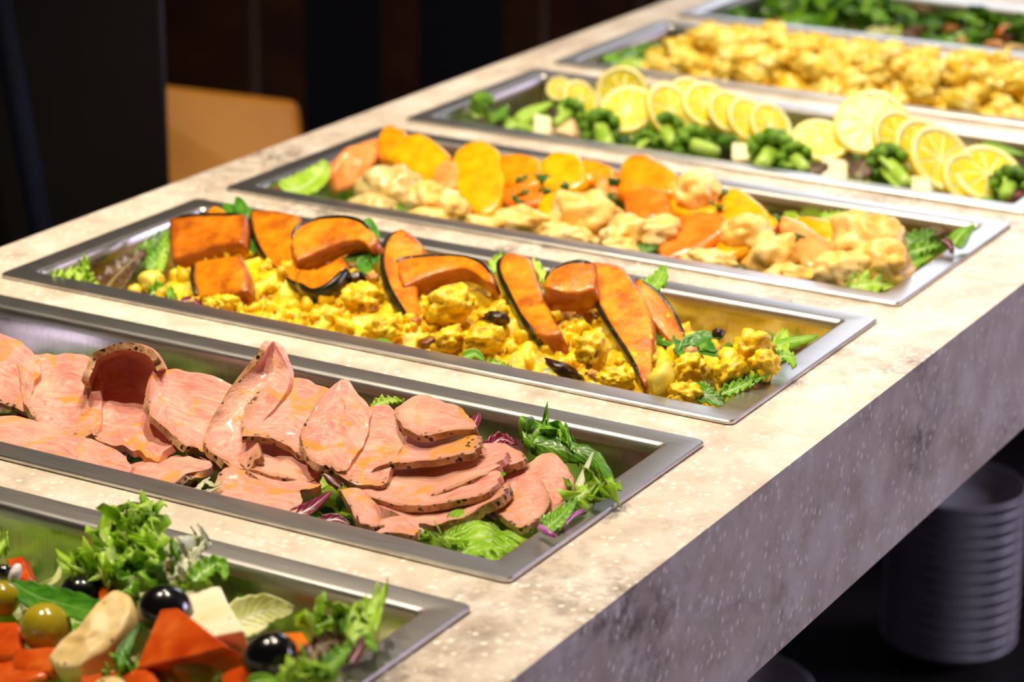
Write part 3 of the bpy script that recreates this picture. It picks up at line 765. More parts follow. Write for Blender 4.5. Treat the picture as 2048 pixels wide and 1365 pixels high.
# flat slices along the near side
meat('flat pink slice against the near rim, under the two uncurled slices', [(-70, 830, .34), (20, 842, .34), (95, 862, .34), (160, 892, .32)], [(-70, 870, .25), (30, 880, .25), (95, 897, .24), (150, 920, .22)], [(-70, 895, .17), (40, 906, .165), (100, 930, .15), (150, 946, .15)])
meat('glossy flat slice at the near rim below the tall curled slice', [(115, 872, .32), (190, 885, .32), (262, 915, .29)], [(118, 910, .23), (190, 925, .23), (262, 942, .2)], [(140, 938, .16), (200, 955, .135), (270, 968, .13)])
meat('arched slice with a pale fat edge, over white frisee shreds', [(255, 935, .3), (340, 915, .33), (440, 925, .33)], [(262, 957, .21), (345, 950, .23), (418, 945, .27)], [(285, 976, .13), (345, 978, .15), (388, 952, .23)])
meat('flat slice at the near rim beside the white frisee shreds', [(445, 925, .33), (520, 965, .29), (615, 990, .28)], [(430, 985, .19), (515, 1005, .18), (600, 1020, .17)], [(428, 1008, .12), (520, 1032, .1), (590, 1040, .11)])
meat('small torn scrap of meat beside the radicchio pieces', [(672, 995, .29), (712, 988, .31), (750, 1008, .31)], [(695, 1015, .22), (735, 1020, .23), (760, 1045, .22)], [(715, 1050, .15), (745, 1068, .13), (775, 1068, .13)])
meat('tiny arched strip of meat over an orange shred at the near rim', [(752, 1048, .21), (795, 1032, .24), (840, 1048, .22)], [(742, 1066, .15), (790, 1052, .18), (838, 1062, .16)], [(745, 1082, .1), (790, 1068, .13), (832, 1080, .11)])
meat('shadowed slice filling the hollow under the pointed slice', [(372, 868, .48), (480, 872, .50), (625, 898, .50)], [(380, 905, .41), (490, 920, .41), (640, 945, .41)], [(400, 935, .34), (505, 955, .32), (645, 978, .32)])
meat('shadowed slice lying deep under the gaping slice', [(690, 935, .46), (845, 950, .46), (1000, 925, .48)], [(690, 970, .39), (850, 990, .38), (1000, 955, .42)], [(705, 1002, .33), (855, 1022, .31), (1000, 990, .35)])
# fan at the corner end
meat('fanned end slice with a browned frilly rim, beside green leaves', [(1036, 945, .56), (1092, 912, .6), (1136, 940, .54)], [(1045, 985, .48), (1100, 965, .49), (1150, 976, .46)], [(1062, 1030, .37), (1106, 1042, .35), (1138, 1018, .38)], flip='c')
meat('broad fanned slice just before the frilly end slice', [(995, 958, .5), (1048, 940, .53), (1088, 962, .48)], [(985, 1010, .4), (1050, 1003, .41), (1102, 1008, .4)], [(1000, 1045, .31), (1042, 1060, .28), (1082, 1048, .32)], flip='c')
meat('slice tucked at the back with crusted edge by the purple leaves', [(955, 888, .62), (1010, 893, .6), (1048, 905, .55)], [(960, 910, .56), (1008, 915, .54), (1050, 917, .53)], [(965, 930, .5), (1010, 935, .48), (1052, 928, .5)], flip='c')
meat('long sweeping slice with thick peppered end above the bright lettuce leaf', [(738, 992, .38), (800, 1018, .37), (880, 1008, .39), (1022, 962, .45)], [(752, 1012, .33), (820, 1035, .31), (905, 1028, .33), (1020, 984, .39)], [(775, 1030, .28), (845, 1055, .24), (920, 1042, .27), (1005, 1008, .33)], thick=.0055, flip='c')
meat('folded slice at the centre front whose crusted mouth gapes open', [(985, 918, .45), (880, 928, .43), (770, 942, .42), (752, 972, .39), (790, 1016, .345), (900, 990, .37), (1045, 926, .44)],
     [(982, 890, .52), (885, 895, .52), (790, 905, .5), (768, 945, .47), (800, 970, .44), (900, 952, .46), (1040, 908, .5)], [(968, 864, .59), (880, 868, .6), (800, 872, .59), (785, 905, .55), (810, 930, .53), (900, 920, .53), (1030, 895, .55)], k=.35, nu=44, curl=0, wide=1.0, flip='r')
meat('small folded flap of pink meat lying on top of the gaping slice', [(783, 822, .62), (850, 795, .66), (935, 828, .62)], [(792, 845, .57), (857, 836, .6), (950, 848, .58)], [(803, 866, .53), (860, 880, .51), (972, 862, .55)], k=.4, curl=.02, wide=1.02)
meat('smooth broad slice between the rolled slice and the gaping slice', [(705, 850, .58), (765, 815, .63), (812, 838, .6)], [(650, 892, .49), (722, 893, .51), (795, 885, .52)], [(606, 928, .39), (690, 968, .36), (762, 985, .35)], k=.45, curl=-.04)
meat('slice ending in a rolled tip, next to the smooth broad slice', [(640, 800, .6), (692, 764, .66), (750, 822, .6)], [(612, 862, .5), (672, 850, .54), (724, 882, .5)], [(615, 920, .41), (650, 905, .45), (695, 935, .41)], [(640, 940, .37), (668, 948, .37), (690, 950, .37)], k=.45)
meat('low slice with a crusted hem below the open lip, near the radicchio', [(478, 900, .42), (560, 925, .43), (640, 960, .41)], [(482, 935, .35), (555, 958, .34), (640, 978, .33)], [(495, 952, .3), (545, 988, .27), (632, 992, .28)])
meat('slice whose crusted lip lifts off the dark red slice below', [(520, 785, .6), (600, 761, .65), (690, 795, .61)], [(500, 842, .51), (590, 836, .54), (672, 865, .52)], [(488, 893, .41), (555, 895, .42), (630, 952, .38)], k=.5)
meat('tall slice folded up to a pointed tip above the far rim', [(538, 684, .66), (547, 677, .67), (558, 692, .66)], [(492, 742, .62), (537, 738, .63), (584, 756, .62)], [(445, 800, .54), (500, 800, .55), (565, 805, .55)], [(405, 882, .42), (470, 888, .42), (525, 872, .45)], [(425, 925, .33), (480, 957, .29), (535, 930, .34)], k=.45, nv=34, wide=1.06)
meat('wide slice with its peppered edge curled, beside the tall curled slice', [(302, 800, .47), (318, 742, .58), (390, 748, .61), (475, 772, .62)], [(312, 838, .42), (330, 800, .5), (390, 812, .52), (465, 830, .52)], [(352, 878, .37), (362, 868, .4), (405, 885, .41), (460, 905, .41)], [(385, 905, .35), (400, 908, .36), (430, 918, .35), (462, 925, .36)], k=.4, nv=26)
meat('tall slice curled over like a breaking wave, dark inside', [(165, 785, .42), (190, 718, .5), (250, 696, .53), (302, 710, .53), (328, 750, .47)],
     [(172, 775, .5), (200, 725, .63), (250, 706, .7), (300, 724, .68), (325, 758, .6)], [(170, 800, .52), (205, 785, .59), (255, 780, .65), (300, 795, .62), (328, 808, .57)],
     [(168, 850, .43), (212, 845, .46), (265, 842, .48), (315, 852, .46), (350, 860, .43)], [(188, 895, .33), (230, 905, .31), (275, 920, .285), (312, 944, .25), (368, 905, .3)], k=.4, nu=36, nv=40, thick=.0042, curl=0.02, wide=1.02, flip='r')
meat('uncurled slice with a peppered edge, just beyond the wave-like slice', [(36, 722, .6), (100, 710, .64), (195, 710, .65)], [(50, 765, .52), (110, 765, .55), (195, 775, .56)], [(62, 820, .44), (118, 830, .44), (195, 830, .46)], [(95, 880, .34), (132, 890, .33), (195, 878, .36)], k=.4, nv=26)
meat('end slice of the row cut by the frame, orange sauce on it', [(-90, 660, .64), (0, 675, .63), (85, 714, .6)], [(-90, 740, .5), (0, 748, .5), (55, 785, .46)], [(-80, 800, .41), (0, 815, .4), (52, 836, .385)], k=.4)

GM = 'salad leaves around the roast meat'
crumpled('bright crinkled lettuce leaf at the near corner of the meat pan', [(872, 1060, .26), (925, 1020, .36), (1010, 1042, .33), (1092, 1078, .26)], [(880, 1085, .2), (950, 1060, .26), (1015, 1075, .24), (1075, 1095, .21)], [(905, 1108, .12), (950, 1122, .11), (1000, 1140, .09), (1045, 1118, .13)], group=GM)
leaf('small frilly lettuce piece tucked beside the crinkled leaf', [(848, 1100, .13), (880, 1090, .15), (925, 1098, .15)], 20, 'lime', cup=.2, frill=.0070, jag=.2, freq=4, group=GM)
leaf('pale white-green lettuce rib at the near rim of the meat pan', [(800, 1085, .13), (840, 1073, .16), (885, 1080, .16)], 17, 'frisee', cup=.3, ruff=.001, group=GM)
leaf('dark green curled leaf tip standing against the far wall', [(1048, 880, .64), (1080, 862, .72), (1118, 872, .74), (1140, 900, .68)], 26, 'green', cup=.5, frill=.0070, jag=.2, freq=3, group=GM)
leaf('long dark green leaf arching down to the short rim', [(1060, 885, .66), (1120, 900, .68), (1185, 915, .68), (1232, 975, .58)], 26, 'dark', up=(Vector((.4, -.6, .7))).normalized(), cup=-.3, ruff=.0012, group=GM)
leaf('lime ruffled lettuce behind the white stem', [(1150, 1005, .42), (1185, 975, .48), (1222, 975, .5)], 34, 'lime', cup=.2, frill=.0070, jag=.2, freq=3, group=GM)
leaf('thin white lettuce stem leaning over the ruffled lettuce', [(1148, 1000, .46), (1165, 955, .55), (1186, 905, .63)], 8, 'frisee', cup=.3, base=.9, group=GM)
leaf('shaded lettuce under the broad fanned slices', [(1090, 1060, .26), (1120, 1035, .32), (1150, 1000, .4)], 22, 'green', cup=.2, ruff=.0018, jag=.2, group=GM)
for lab, pts in (('purple red-onion strip leaning on the short steel wall', [(1122, 1055, .3), (1145, 1033, .35), (1166, 1022, .4)]), ('white-edged red-onion strip low at the pan corner', [(1080, 1055, .24), (1100, 1068, .22), (1112, 1075, .22)])):
    q = [P(*x) for x in pts]; V, F = tube(q, mpp(q[0]) * 7, 8, .6); tag(mesh('onion_strip', V, F, M['onion']), lab, 'onion', 'red onion strips')
leaf('dark red radicchio blade standing by the torn meat scrap', [(582, 1035, .13), (620, 1018, .18), (662, 984, .27)], 17, 'radic', cup=.35, group=GM)
leaf('small red radicchio tip lying near the rim', [(640, 1045, .12), (672, 1040, .14), (700, 1050, .14)], 13, 'radic', cup=.35, group=GM)
leaf('striped radicchio fold behind the meat near the far wall', [(972, 905, .6), (1000, 880, .68), (1032, 890, .66)], 15, 'radic', cup=.5, ruff=.0015, group=GM)
leaf('purple radicchio tip rising between meat flap and far wall', [(935, 870, .64), (950, 845, .7), (958, 828, .74)], 12, 'radic', cup=.5, group=GM)
leaf('pale green frilly tip showing behind the rolled-tip slice', [(742, 815, .68), (775, 803, .71), (808, 803, .72)], 12, 'lime', cup=.2, ruff=.002, jag=.4, group=GM)
for i, (pts, w, lab) in enumerate((([(392, 985, .13), (405, 968, .19), (420, 955, .24)], 6, 'pale frisee shred upright under the arched slice'), ([(378, 982, .12), (410, 985, .13), (440, 975, .15)], 6, 'pale frisee shred lying along the near rim'), ([(410, 962, .2), (428, 972, .17), (445, 962, .2)], 5, 'pale frisee shred bent beside the flat slice'))):
    leaf(lab, pts, w, 'frisee', jag=.5, base=.5, cup=.3, group=GM)

# ================================================================ pan 1: olives, cheese, tomato
PAN = 1
bed(1, 'bed of torn lettuce under the olives and tomato', ['lime', 'green', 'pale'], 200, -.054, -.024, x0=.15, x1=.5, size=.04, seed=5)
def olive(label, u, v, yf, r, mat, tilt=0, el=1.12):
    c = P(u, v, yf); k = mpp(c) * r; R = rotm(.3, tilt, .4); vs, fs = ico(4); V = []
    for q in vs:
        d = 1.0
        if q.x > .93: d -= (q.x - .93) * 2.4            # pit hole dimple
        w = q * d * (1 + .012 * mn.noise(q * 2.2 + Vector((u, 0, 0)))); V.append(c + R @ Vector((w.x * k * el, w.y * k, w.z * k)))
    n = 'green_olive' if mat == 'green_olive' else 'black_olive'
    return tag(mesh(n, V, fs, M[mat]), label, 'olive', 'green olives' if mat == 'green_olive' else 'black olives')
olive('shiny green olive just below the broad basil leaf', 92, 1256, .52, 50, 'green_olive', .5, 1.04)
olive('green olive cut by the frame beside the basil stem end', 2, 1198, .58, 36, 'green_olive', .2, 1.1)
olive('green olive resting against the big tomato wedge', 393, 1330, .44, 54, 'green_olive', -.7, 1.08)
olive('black olive half hidden behind the basil leaf', 163, 1190, .66, 42, 'black_olive', .1, 1.08)
olive('black olive sitting on the white cheese slab', 331, 1222, .54, 52, 'black_olive', .3, 1.08)
olive('large black olive beside the orange carrot piece', 541, 1317, .40, 52, 'black_olive', -.5, 1.12)
leaf('broad basil leaf lying between green and black olives', [(22, 1165, .63), (75, 1195, .6), (135, 1212, .58), (200, 1225, .56), (210, 1205, .6)], 34, 'mint', name='basil_leaf', cat='basil leaf', cup=.15, ruff=.0012, nu=15, nv=30, shape=.8, group='basil leaves')
leaf('narrow basil leaf under the cream strip by the tomato wedge', [(238, 1335, .4), (250, 1300, .45), (280, 1250, .52)], 15, 'mint', name='basil_leaf', cat='basil leaf', cup=.4, group='basil leaves')
tag(sheet_mesh('chicken_strip', G([(208, 1222, .54), (238, 1200, .57), (272, 1208, .57)], [(180, 1262, .49), (225, 1250, .51), (268, 1262, .51)], [(130, 1300, .44), (185, 1305, .45), (228, 1315, .45)], [(98, 1335, .39), (125, 1352, .38), (165, 1358, .39)]), .016, M['chicken'], k=.25, nu=24, nv=30, pillow=.25, rough=.0022, rf=70), 'cream seasoned chicken strip lying beside the round green olive', 'chicken strip')
tag(sheet_mesh('chicken_strip', G([(178, 1400, .3), (220, 1372, .34), (262, 1378, .33)], [(178, 1430, .25), (220, 1412, .27), (262, 1415, .27)]), .012, M['chicken'], k=.5, pillow=.5, rough=.0016, rf=70), 'cream chicken strip end showing at the bottom of the frame', 'chicken strip')
SL = Vector((-.004, .006, -.020))
chunk('cheese_slab', 'thick white cheese slab under the black olive', 'cheese', [(276, 1188, .66), (440, 1172, .68), (486, 1262, .48), (330, 1290, .44)], Vector((.002, .008, -.019)), 'feta', bev=.07)
leaf('pale translucent lettuce leaf behind the white cheese slab', [(448, 1268, .6), (490, 1240, .65), (535, 1222, .69), (585, 1222, .7)], 44, 'pale', up=(FACE + Vector((0, -.5, 0))).normalized(), cup=.2, ruff=.001, shape=.6, jag=.08, nu=15, group='lettuce in the olive pan')
chunk('tomato_wedge', 'big tomato wedge leaning between the black and green olives', 'tomato', [(318, 1218, .5), (352, 1216, .5), (455, 1295, .4), (268, 1340, .36)], Vector((.004, .016, -.016)), 'tomato', 'tomato wedges', .14)
chunk('tomato_wedge', 'tomato wedge cut by the frame, under the smaller green olive', 'tomato', [(-60, 1240, .52), (34, 1238, .52), (44, 1310, .42), (-60, 1330, .4)], Vector((.0, .012, -.02)), 'tomato', 'tomato wedges', .2)
chunk('tomato_wedge', 'seeded tomato wedge at the bottom corner of the frame', 'tomato', [(-30, 1330, .4), (72, 1298, .45), (98, 1350, .38), (-10, 1400, .3)], Vector((.0, .012, -.022)), 'tomato', 'tomato wedges', .2)
chunk('tomato_wedge', 'small red tomato piece behind the half-hidden black olive', 'tomato', [(188, 1162, .7), (226, 1155, .71), (230, 1200, .63), (196, 1205, .62)], Vector((.0, .012, -.012)), 'tomato', 'tomato wedges', .2)
chunk('tomato_wedge', 'thin red tomato strip near the far wall by the frame edge', 'tomato', [(8, 1118, .76), (40, 1110, .77), (58, 1162, .68), (36, 1168, .67)], Vector((.002, .006, -.006)), 'tomato', 'tomato wedges', .25)
chunk('tomato_wedge', 'tomato wedge low between green olive and large black olive', 'tomato', [(440, 1345, .39), (500, 1325, .42), (540, 1380, .33), (440, 1400, .3)], Vector((.0, .012, -.022)), 'tomato', 'tomato wedges', .2)
chunk('carrot_piece', 'orange carrot piece behind the large black olive', 'carrot', [(560, 1268, .5), (604, 1264, .52), (622, 1292, .47), (590, 1330, .41)], Vector((.0, .012, -.018)), 'carrot', None, .1)
for lab, c4 in (('red tomato pieces under the chicken strip and tomato wedge', [(150, 1345, .36), (300, 1330, .38), (330, 1400, .27), (150, 1420, .25)]), ('deep red tomato piece under the round green olive', [(20, 1290, .44), (130, 1290, .46), (130, 1350, .38), (20, 1350, .38)])):
    chunk('tomato_wedge', lab, 'tomato', c4, Vector((0, .014, -.022)), 'tomato', 'tomato wedges', .2)
lump('onion_piece', 'dark glossy skin piece by the frame edge above the olive', 'onion', 8, 1145, .68, 18, 16, 'black_olive', amp=.1)
lump('onion_piece', 'pale onion piece between dark skin and tomato strip', 'onion', 30, 1150, .67, 12, 22, 'onion_flesh', ang=20, amp=.15)
GO = 'lettuce in the olive pan'
for lab, pts, w, mt, kw in (
    ('tall frilly lettuce tip rising above the far rim', [(215, 1150, .68), (235, 1085, .78), (262, 1040, .84), (290, 1005, .88)], 50, 'lime', dict(frill=.0095, jag=.2, freq=4, cup=.3)),
    ('frilly lettuce frond beside the tall tip', [(255, 1110, .74), (285, 1060, .82), (312, 1015, .88)], 34, 'lime', dict(frill=.0080, jag=.2, freq=4)),
    ('broad frilly lettuce base behind the black olive', [(165, 1150, .7), (220, 1130, .73), (290, 1120, .75), (345, 1130, .74)], 48, 'lime', dict(frill=.0100, jag=.2, freq=5)),
    ('shaded green lettuce fold behind the cheese slab', [(240, 1190, .62), (280, 1150, .68), (330, 1130, .72), (365, 1150, .7)], 34, 'green', dict(frill=.0070, jag=.2, freq=3)),
    ('lower frilly lettuce over the small tomato piece', [(170, 1140, .72), (200, 1150, .7), (250, 1165, .68)], 22, 'lime', dict(frill=.0070, jag=.2, freq=4)),
    ('pale spiky frisee leaf against the far rim', [(345, 1165, .66), (370, 1130, .74), (385, 1110, .78), (408, 1072, .85)], 26, 'frisee', dict(frill=.0070, jag=.2, freq=3, cup=.3)),
    ('second pale frisee point beside the spiky leaf', [(350, 1160, .67), (345, 1120, .75), (322, 1080, .83)], 18, 'frisee', dict(ruff=.003, jag=.8)),
    ('rounded green leaf lobe next to the pale frisee', [(385, 1165, .66), (415, 1140, .71), (440, 1130, .74), (452, 1160, .7)], 22, 'green', dict(ruff=.0015, cup=.45)),
    ('yellow-green crumpled lettuce by the black olive on cheese', [(350, 1172, .66), (385, 1160, .69), (420, 1168, .68)], 18, 'lime', dict(ruff=.004, jag=.4)),
    ('upright frilly lettuce at the inner corner of the olive pan', [(700, 1290, .5), (728, 1250, .6), (745, 1215, .7), (772, 1172, .8)], 27, 'lime', dict(ruff=.005, jag=.5, freq=6)),
    ('frilly lettuce cluster behind the orange carrot piece', [(612, 1260, .55), (650, 1245, .6), (700, 1240, .64), (740, 1240, .66)], 26, 'lime', dict(frill=.0080, jag=.2, freq=5)),
    ('dark green leaf lobe inside the frilly corner lettuce', [(690, 1270, .54), (715, 1255, .59), (742, 1258, .6)], 24, 'dark', dict(ruff=.0015, cup=.4)),
    ('yellow-brown lettuce below the frilly cluster', [(610, 1330, .4), (650, 1290, .48), (690, 1280, .52)], 26, 'brown', dict(ruff=.004, jag=.3)),
    ('green folded lettuce by the short rim of the olive pan', [(640, 1355, .34), (680, 1315, .43), (715, 1290, .5)], 20, 'green', dict(ruff=.003, cup=.5, jag=.2)),
    ('small green leaf tip low at the short steel wall', [(720, 1275, .53), (738, 1285, .52), (755, 1305, .5)], 11, 'green', dict(cup=.4)),
    ('magenta radicchio scrap beside the folded lettuce', [(700, 1330, .41), (718, 1300, .47), (725, 1280, .52)], 10, 'radic', dict(cup=.4, ruff=.002)),
    ('light frilly scrap at the bottom edge next to the black olive', [(575, 1365, .31), (610, 1345, .36), (650, 1350, .36)], 20, 'lime', dict(frill=.0070, jag=.2, freq=4)),
    ('crinkled green lettuce scrap at the bottom edge under the tomato', [(215, 1370, .33), (255, 1345, .38), (300, 1350, .38)], 24, 'green', dict(frill=.0070, jag=.2, freq=4)),
    ('small green leaf under the large black olive', [(495, 1372, .3), (530, 1362, .32), (565, 1372, .31)], 16, 'green', dict(cup=.4)),
    ('bright lettuce scrap at the frame edge near the far wall', [(-20, 1120, .74), (2, 1095, .79), (12, 1078, .83)], 14, 'lime', dict(ruff=.004, jag=.5)),
    ('yellow pale leaf standing behind the basil leaf', [(85, 1175, .66), (112, 1160, .69), (122, 1130, .76)], 9, 'pale', dict(cup=.4)),
):
    leaf(lab, pts, w, mt, group=GO, nu=15, nv=30, **kw)
# ================================================================ pan 3: roast pumpkin on yellow salad
PAN = 3
bed(3, 'bed of green leaves under the yellow pumpkin salad', ['green', 'lime', 'dark', 'radic'], 150, -.054, -.024, size=.045, seed=9)
def mound(name, label, pan, x0, x1, zf, zm, zb, mat, n, lump_r, seed, kind='stuff', fine=1.0):
    """a heap of crumbly salad: a ridge along the pan with a craggy surface, covered with hundreds of small crumbs"""
    rnd = random.Random(seed); V, F = [], []; nx, ny = 190, 70
    def hgt(x, t):
        b = zf + (zm - zf) * math.sin(min(1, t / .55) * math.pi / 2) if t < .55 else zm + (zb - zm) * ((t - .55) / .45) ** 1.6
        e = min(1, (x - x0) / .05, (x1 - x) / .06); e = max(0, e) ** .6
        y = yof(.13 + .74 * t, pan); q = lambda f, o=0: mn.noise(Vector((x * f, y * f, seed + o)))
        return TOP + max(-.0545, (b + .0545) * e - .0545 + e * (.007 * q(36) + .0045 * q(85) + fine * (.0034 * abs(q(170, 3)) + .0022 * q(330, 7))))
    for j in range(ny):
        for i in range(nx):
            x = x0 + (x1 - x0) * i / (nx - 1); t = j / (ny - 1); V.append(Vector((x, yof(.13 + .74 * t, pan), hgt(x, t))))
    F = [(j * nx + i, j * nx + i + 1, (j + 1) * nx + i + 1, (j + 1) * nx + i) for j in range(ny - 1) for i in range(nx - 1)]
    for q in range(n):
        x = rnd.uniform(x0 + .008, x1 - .008); t = rnd.random() ** 1.15; r = lump_r * rnd.uniform(.35, 1.2)
        c = Vector((x, yof(.13 + .74 * t, pan), hgt(x, t) + r * .2)); c.y = min(max(c.y, yof(.14, pan) + r), yof(.86, pan) - r)
        v, f = blob_data(c, (r * rnd.uniform(.7, 1.6), r * rnd.uniform(.7, 1.3), r * rnd.uniform(.6, 1.1)), .55, 2.2, 2, rotm(rnd.random() * 3, rnd.random() * 3, rnd.random() * 3), rnd.uniform(0, 60))
        s = len(V); V += v; F += [tuple(s + k for k in w) for w in f]
    return tag(mesh(name, V, F, M[mat]), label, 'salad', kind=kind)
mound('pumpkin_salad', 'crumbly bright yellow pumpkin salad heaped under the roast slices', 3, .045, .500, -.026, .002, -.040, 'mash', 620, .0050, 4)

pumpkin('small pumpkin tip peeking out behind the first slab', [(412, 442, .70), (430, 418, .74), (457, 436, .73)], [(415, 450, .66), (432, 446, .67), (457, 446, .67)], .006, skin=False)
pumpkin('wide browned pumpkin slab at the head of the row', [(340, 446, .60), (400, 440, .63), (450, 440, .64), (498, 438, .64)], [(347, 532, .44), (392, 524, .46), (432, 508, .48), (496, 498, .49)], .012, 'pumpkin_dark', k=.12)
pumpkin('short pumpkin block under the wide browned slab', [(393, 535, .38), (391, 570, .31), (404, 610, .25)], [(490, 522, .40), (502, 555, .33), (506, 596, .26)], .014, k=.18)
pumpkin('long pumpkin wedge diving into the salad behind the arched slice', [(503, 424, .73), (508, 470, .64), (532, 520, .53), (575, 565, .43), (630, 596, .37)], [(608, 438, .71), (600, 480, .62), (592, 515, .53), (605, 545, .46), (650, 570, .42)], .011, k=.2)
pumpkin('half-buried pumpkin piece shaded under the arched slice', [(588, 570, .38), (625, 592, .34), (665, 578, .36), (700, 540, .44)], [(600, 548, .44), (630, 550, .44), (655, 540, .46), (690, 520, .5)], .010)
pumpkin('arched pumpkin slice with mint lying on its end', [(583, 512, .48), (596, 468, .57), (650, 447, .62), (720, 450, .62), (768, 492, .55)], [(592, 538, .44), (622, 528, .47), (665, 508, .51), (718, 494, .54), (748, 512, .52)], .013, k=.2)
pumpkin('upright pumpkin slice showing its black rind beside the arched pair', [(806, 466, .71), (772, 495, .63), (766, 550, .52), (786, 610, .40), (828, 668, .29)], [(858, 505, .66), (850, 530, .62), (842, 570, .53), (836, 612, .44), (852, 652, .35)], .014)
pumpkin('curved pumpkin slice with a single mint leaf in its middle', [(788, 552, .51), (800, 532, .57), (860, 524, .60), (930, 526, .61), (975, 542, .57), (1000, 580, .48)], [(806, 590, .45), (835, 580, .48), (875, 563, .52), (925, 552, .55), (958, 562, .53), (982, 582, .48)], .013)
pumpkin('tilted pumpkin slice with a broad shiny black rind', [(1014, 520, .71), (1000, 555, .63), (1022, 610, .52), (1050, 660, .41), (1088, 698, .33)], [(1062, 535, .71), (1078, 572, .62), (1094, 615, .53), (1112, 655, .43), (1138, 692, .34)], .020)
pumpkin('half-moon pumpkin slice leaning on the long band', [(1088, 592, .50), (1104, 562, .58), (1150, 541, .62), (1198, 543, .63)], [(1096, 600, .48), (1130, 606, .49), (1165, 606, .5), (1200, 598, .52)], .018)
pumpkin('pumpkin slice lying behind the long band near the far wall', [(1270, 560, .66), (1320, 602, .63), (1352, 650, .58), (1372, 700, .5)], [(1262, 600, .58), (1295, 645, .53), (1330, 685, .49), (1352, 715, .45)], .010)
pumpkin('long flat pumpkin band running from far wall to near rim', [(1175, 528, .70), (1186, 590, .58), (1218, 655, .46), (1258, 720, .34), (1290, 785, .22)], [(1248, 540, .70), (1280, 590, .6), (1310, 645, .49), (1308, 700, .4), (1302, 775, .25)], .009, k=.15)

for lab, u, v, yf, a, b, ang in (
    ('hollow curved egg-white piece at the near rim under the pumpkin band', 1325, 762, .19, 26, 40, 15), ('pale yellow egg piece beside the long pumpkin band', 1460, 718, .33, 26, 20, 30),
    ('yellow egg chunk near the green leaves at the head of the pan', 302, 562, .33, 26, 22, -20), ('small egg bit below the wide browned slab', 270, 582, .26, 14, 14, 0),
    ('egg-white flake catching light at the salad crest', 728, 575, .43, 16, 12, 10), ('yellow egg lump at the crumbly front of the salad', 665, 630, .27, 20, 16, 0)):
    lump('egg_piece', lab, 'egg', u, v, yf, a, b, 'egg', 'yellow egg pieces', ang, amp=.25)
for lab, u, v, yf, a, b in (
    ('big rounded yellow chunk by the end herb leaves', 1508, 700, .38, 40, 36), ('golden chunk lying in front of the big rounded one', 1462, 742, .27, 38, 26), ('golden chunk at the rim under the rounded pieces', 1530, 730, .32, 26, 30),
    ('yellow crumb chunk under the end sprig', 1380, 735, .28, 30, 26), ('deep yellow chunk at the near rim by the hollow egg', 1372, 790, .15, 34, 22), ('yellow chunk beside the block under the slab', 455, 605, .24, 28, 18),
    ('yellow chunk at the salad foot by the purple scrap', 425, 612, .21, 22, 13), ('tall yellow lump between arched slice and black rind', 725, 600, .37, 38, 34), ('broad yellow lump below the curved slice', 900, 612, .37, 50, 36), ('broad yellow lump by the big raisin', 965, 680, .28, 44, 30),
    ('yellow lump below the half-moon slice', 1185, 700, .28, 34, 34), ('yellow lump before the hollow egg piece', 1230, 760, .18, 34, 18), ('yellow lump in the middle of the salad front', 770, 660, .22, 32, 26), ('yellow lump at the foot of the black rind', 895, 680, .24, 34, 24)):
    lump('salad_chunk', lab, 'salad chunk', u, v, yf, a, b, 'mash' , 'big lumps of yellow pumpkin salad', random.uniform(-30, 30), amp=.42, sub=4, freq=2.2)
for lab, u, v, yf, a, b, ang, mt in (
    ('plump black raisin pressed into the yellow salad', 993, 637, .37, 27, 14, 5, 'raisin'), ('long black raisin at the near rim below the shiny rind', 1128, 742, .2, 42, 14, 28, 'raisin'), ('black raisin tucked under the end sprig', 1390, 722, .34, 20, 14, 10, 'raisin'),
    ('dark raisin under the mint leaves of the arched slice', 712, 558, .47, 20, 14, 0, 'raisin'), ('amber sultana at the near rim below the upright slice', 860, 686, .22, 27, 12, -10, 'sultana'), ('amber sultana in the salad beneath the half-moon slice', 1185, 715, .26, 10, 26, 25, 'sultana'),
    ('dark raisin above the end sprig near the far wall', 1437, 668, .5, 13, 11, 0, 'raisin')):
    lump('raisin', lab, 'raisin', u, v, yf, a, b, mt, 'raisins in the yellow salad', ang, amp=.35, freq=2.4)
for lab, u, v, yf, a, b in (('walnut piece set in the crumbly yellow salad', 735, 615, .36, 24, 17), ('small walnut bit below the mint sprig', 745, 555, .47, 14, 10), ('walnut bit beside the long raisin', 1190, 752, .18, 14, 10), ('pale nut under the end sprig', 1382, 705, .36, 14, 12)):
    lump('walnut_piece', lab, 'nut', u, v, yf, a, b, 'nut', 'walnut pieces', 25, amp=.4, freq=2.5)
sprig('two-leaved mint tip above the head slabs', [(498, 470, .66), (490, 445, .7), (480, 425, .74)], [([(485, 440, .71), (465, 425, .75), (448, 408, .78)], 17), ([(488, 438, .71), (482, 415, .76), (474, 394, .8)], 13), ([(492, 445, .7), (500, 430, .72), (494, 415, .75)], 10)])
sprig('single dark leaf hanging between the first two slices', [(500, 455, .66), (503, 470, .63)], [([(500, 462, .64), (502, 495, .57), (498, 525, .51)], 11)])
sprig('mint sprig standing on the end of the arched slice', [(738, 525, .52), (738, 500, .57), (742, 470, .62)], [([(740, 500, .56), (738, 470, .62), (736, 437, .68)], 21), ([(736, 515, .54), (715, 512, .55), (690, 522, .53)], 15), ([(736, 518, .53), (728, 530, .5), (735, 550, .46)], 17), ([(740, 508, .54), (750, 515, .53), (748, 530, .5)], 11)])
sprig('single pale mint leaf on the curved slice', [(885, 525, .6), (886, 530, .59)], [([(886, 522, .605), (885, 540, .57), (884, 560, .53)], 17)])
sprig('single mint leaf between black rind and half-moon slice', [(1085, 600, .52), (1085, 596, .53)], [([(1090, 575, .58), (1080, 592, .55), (1072, 612, .5)], 15)])
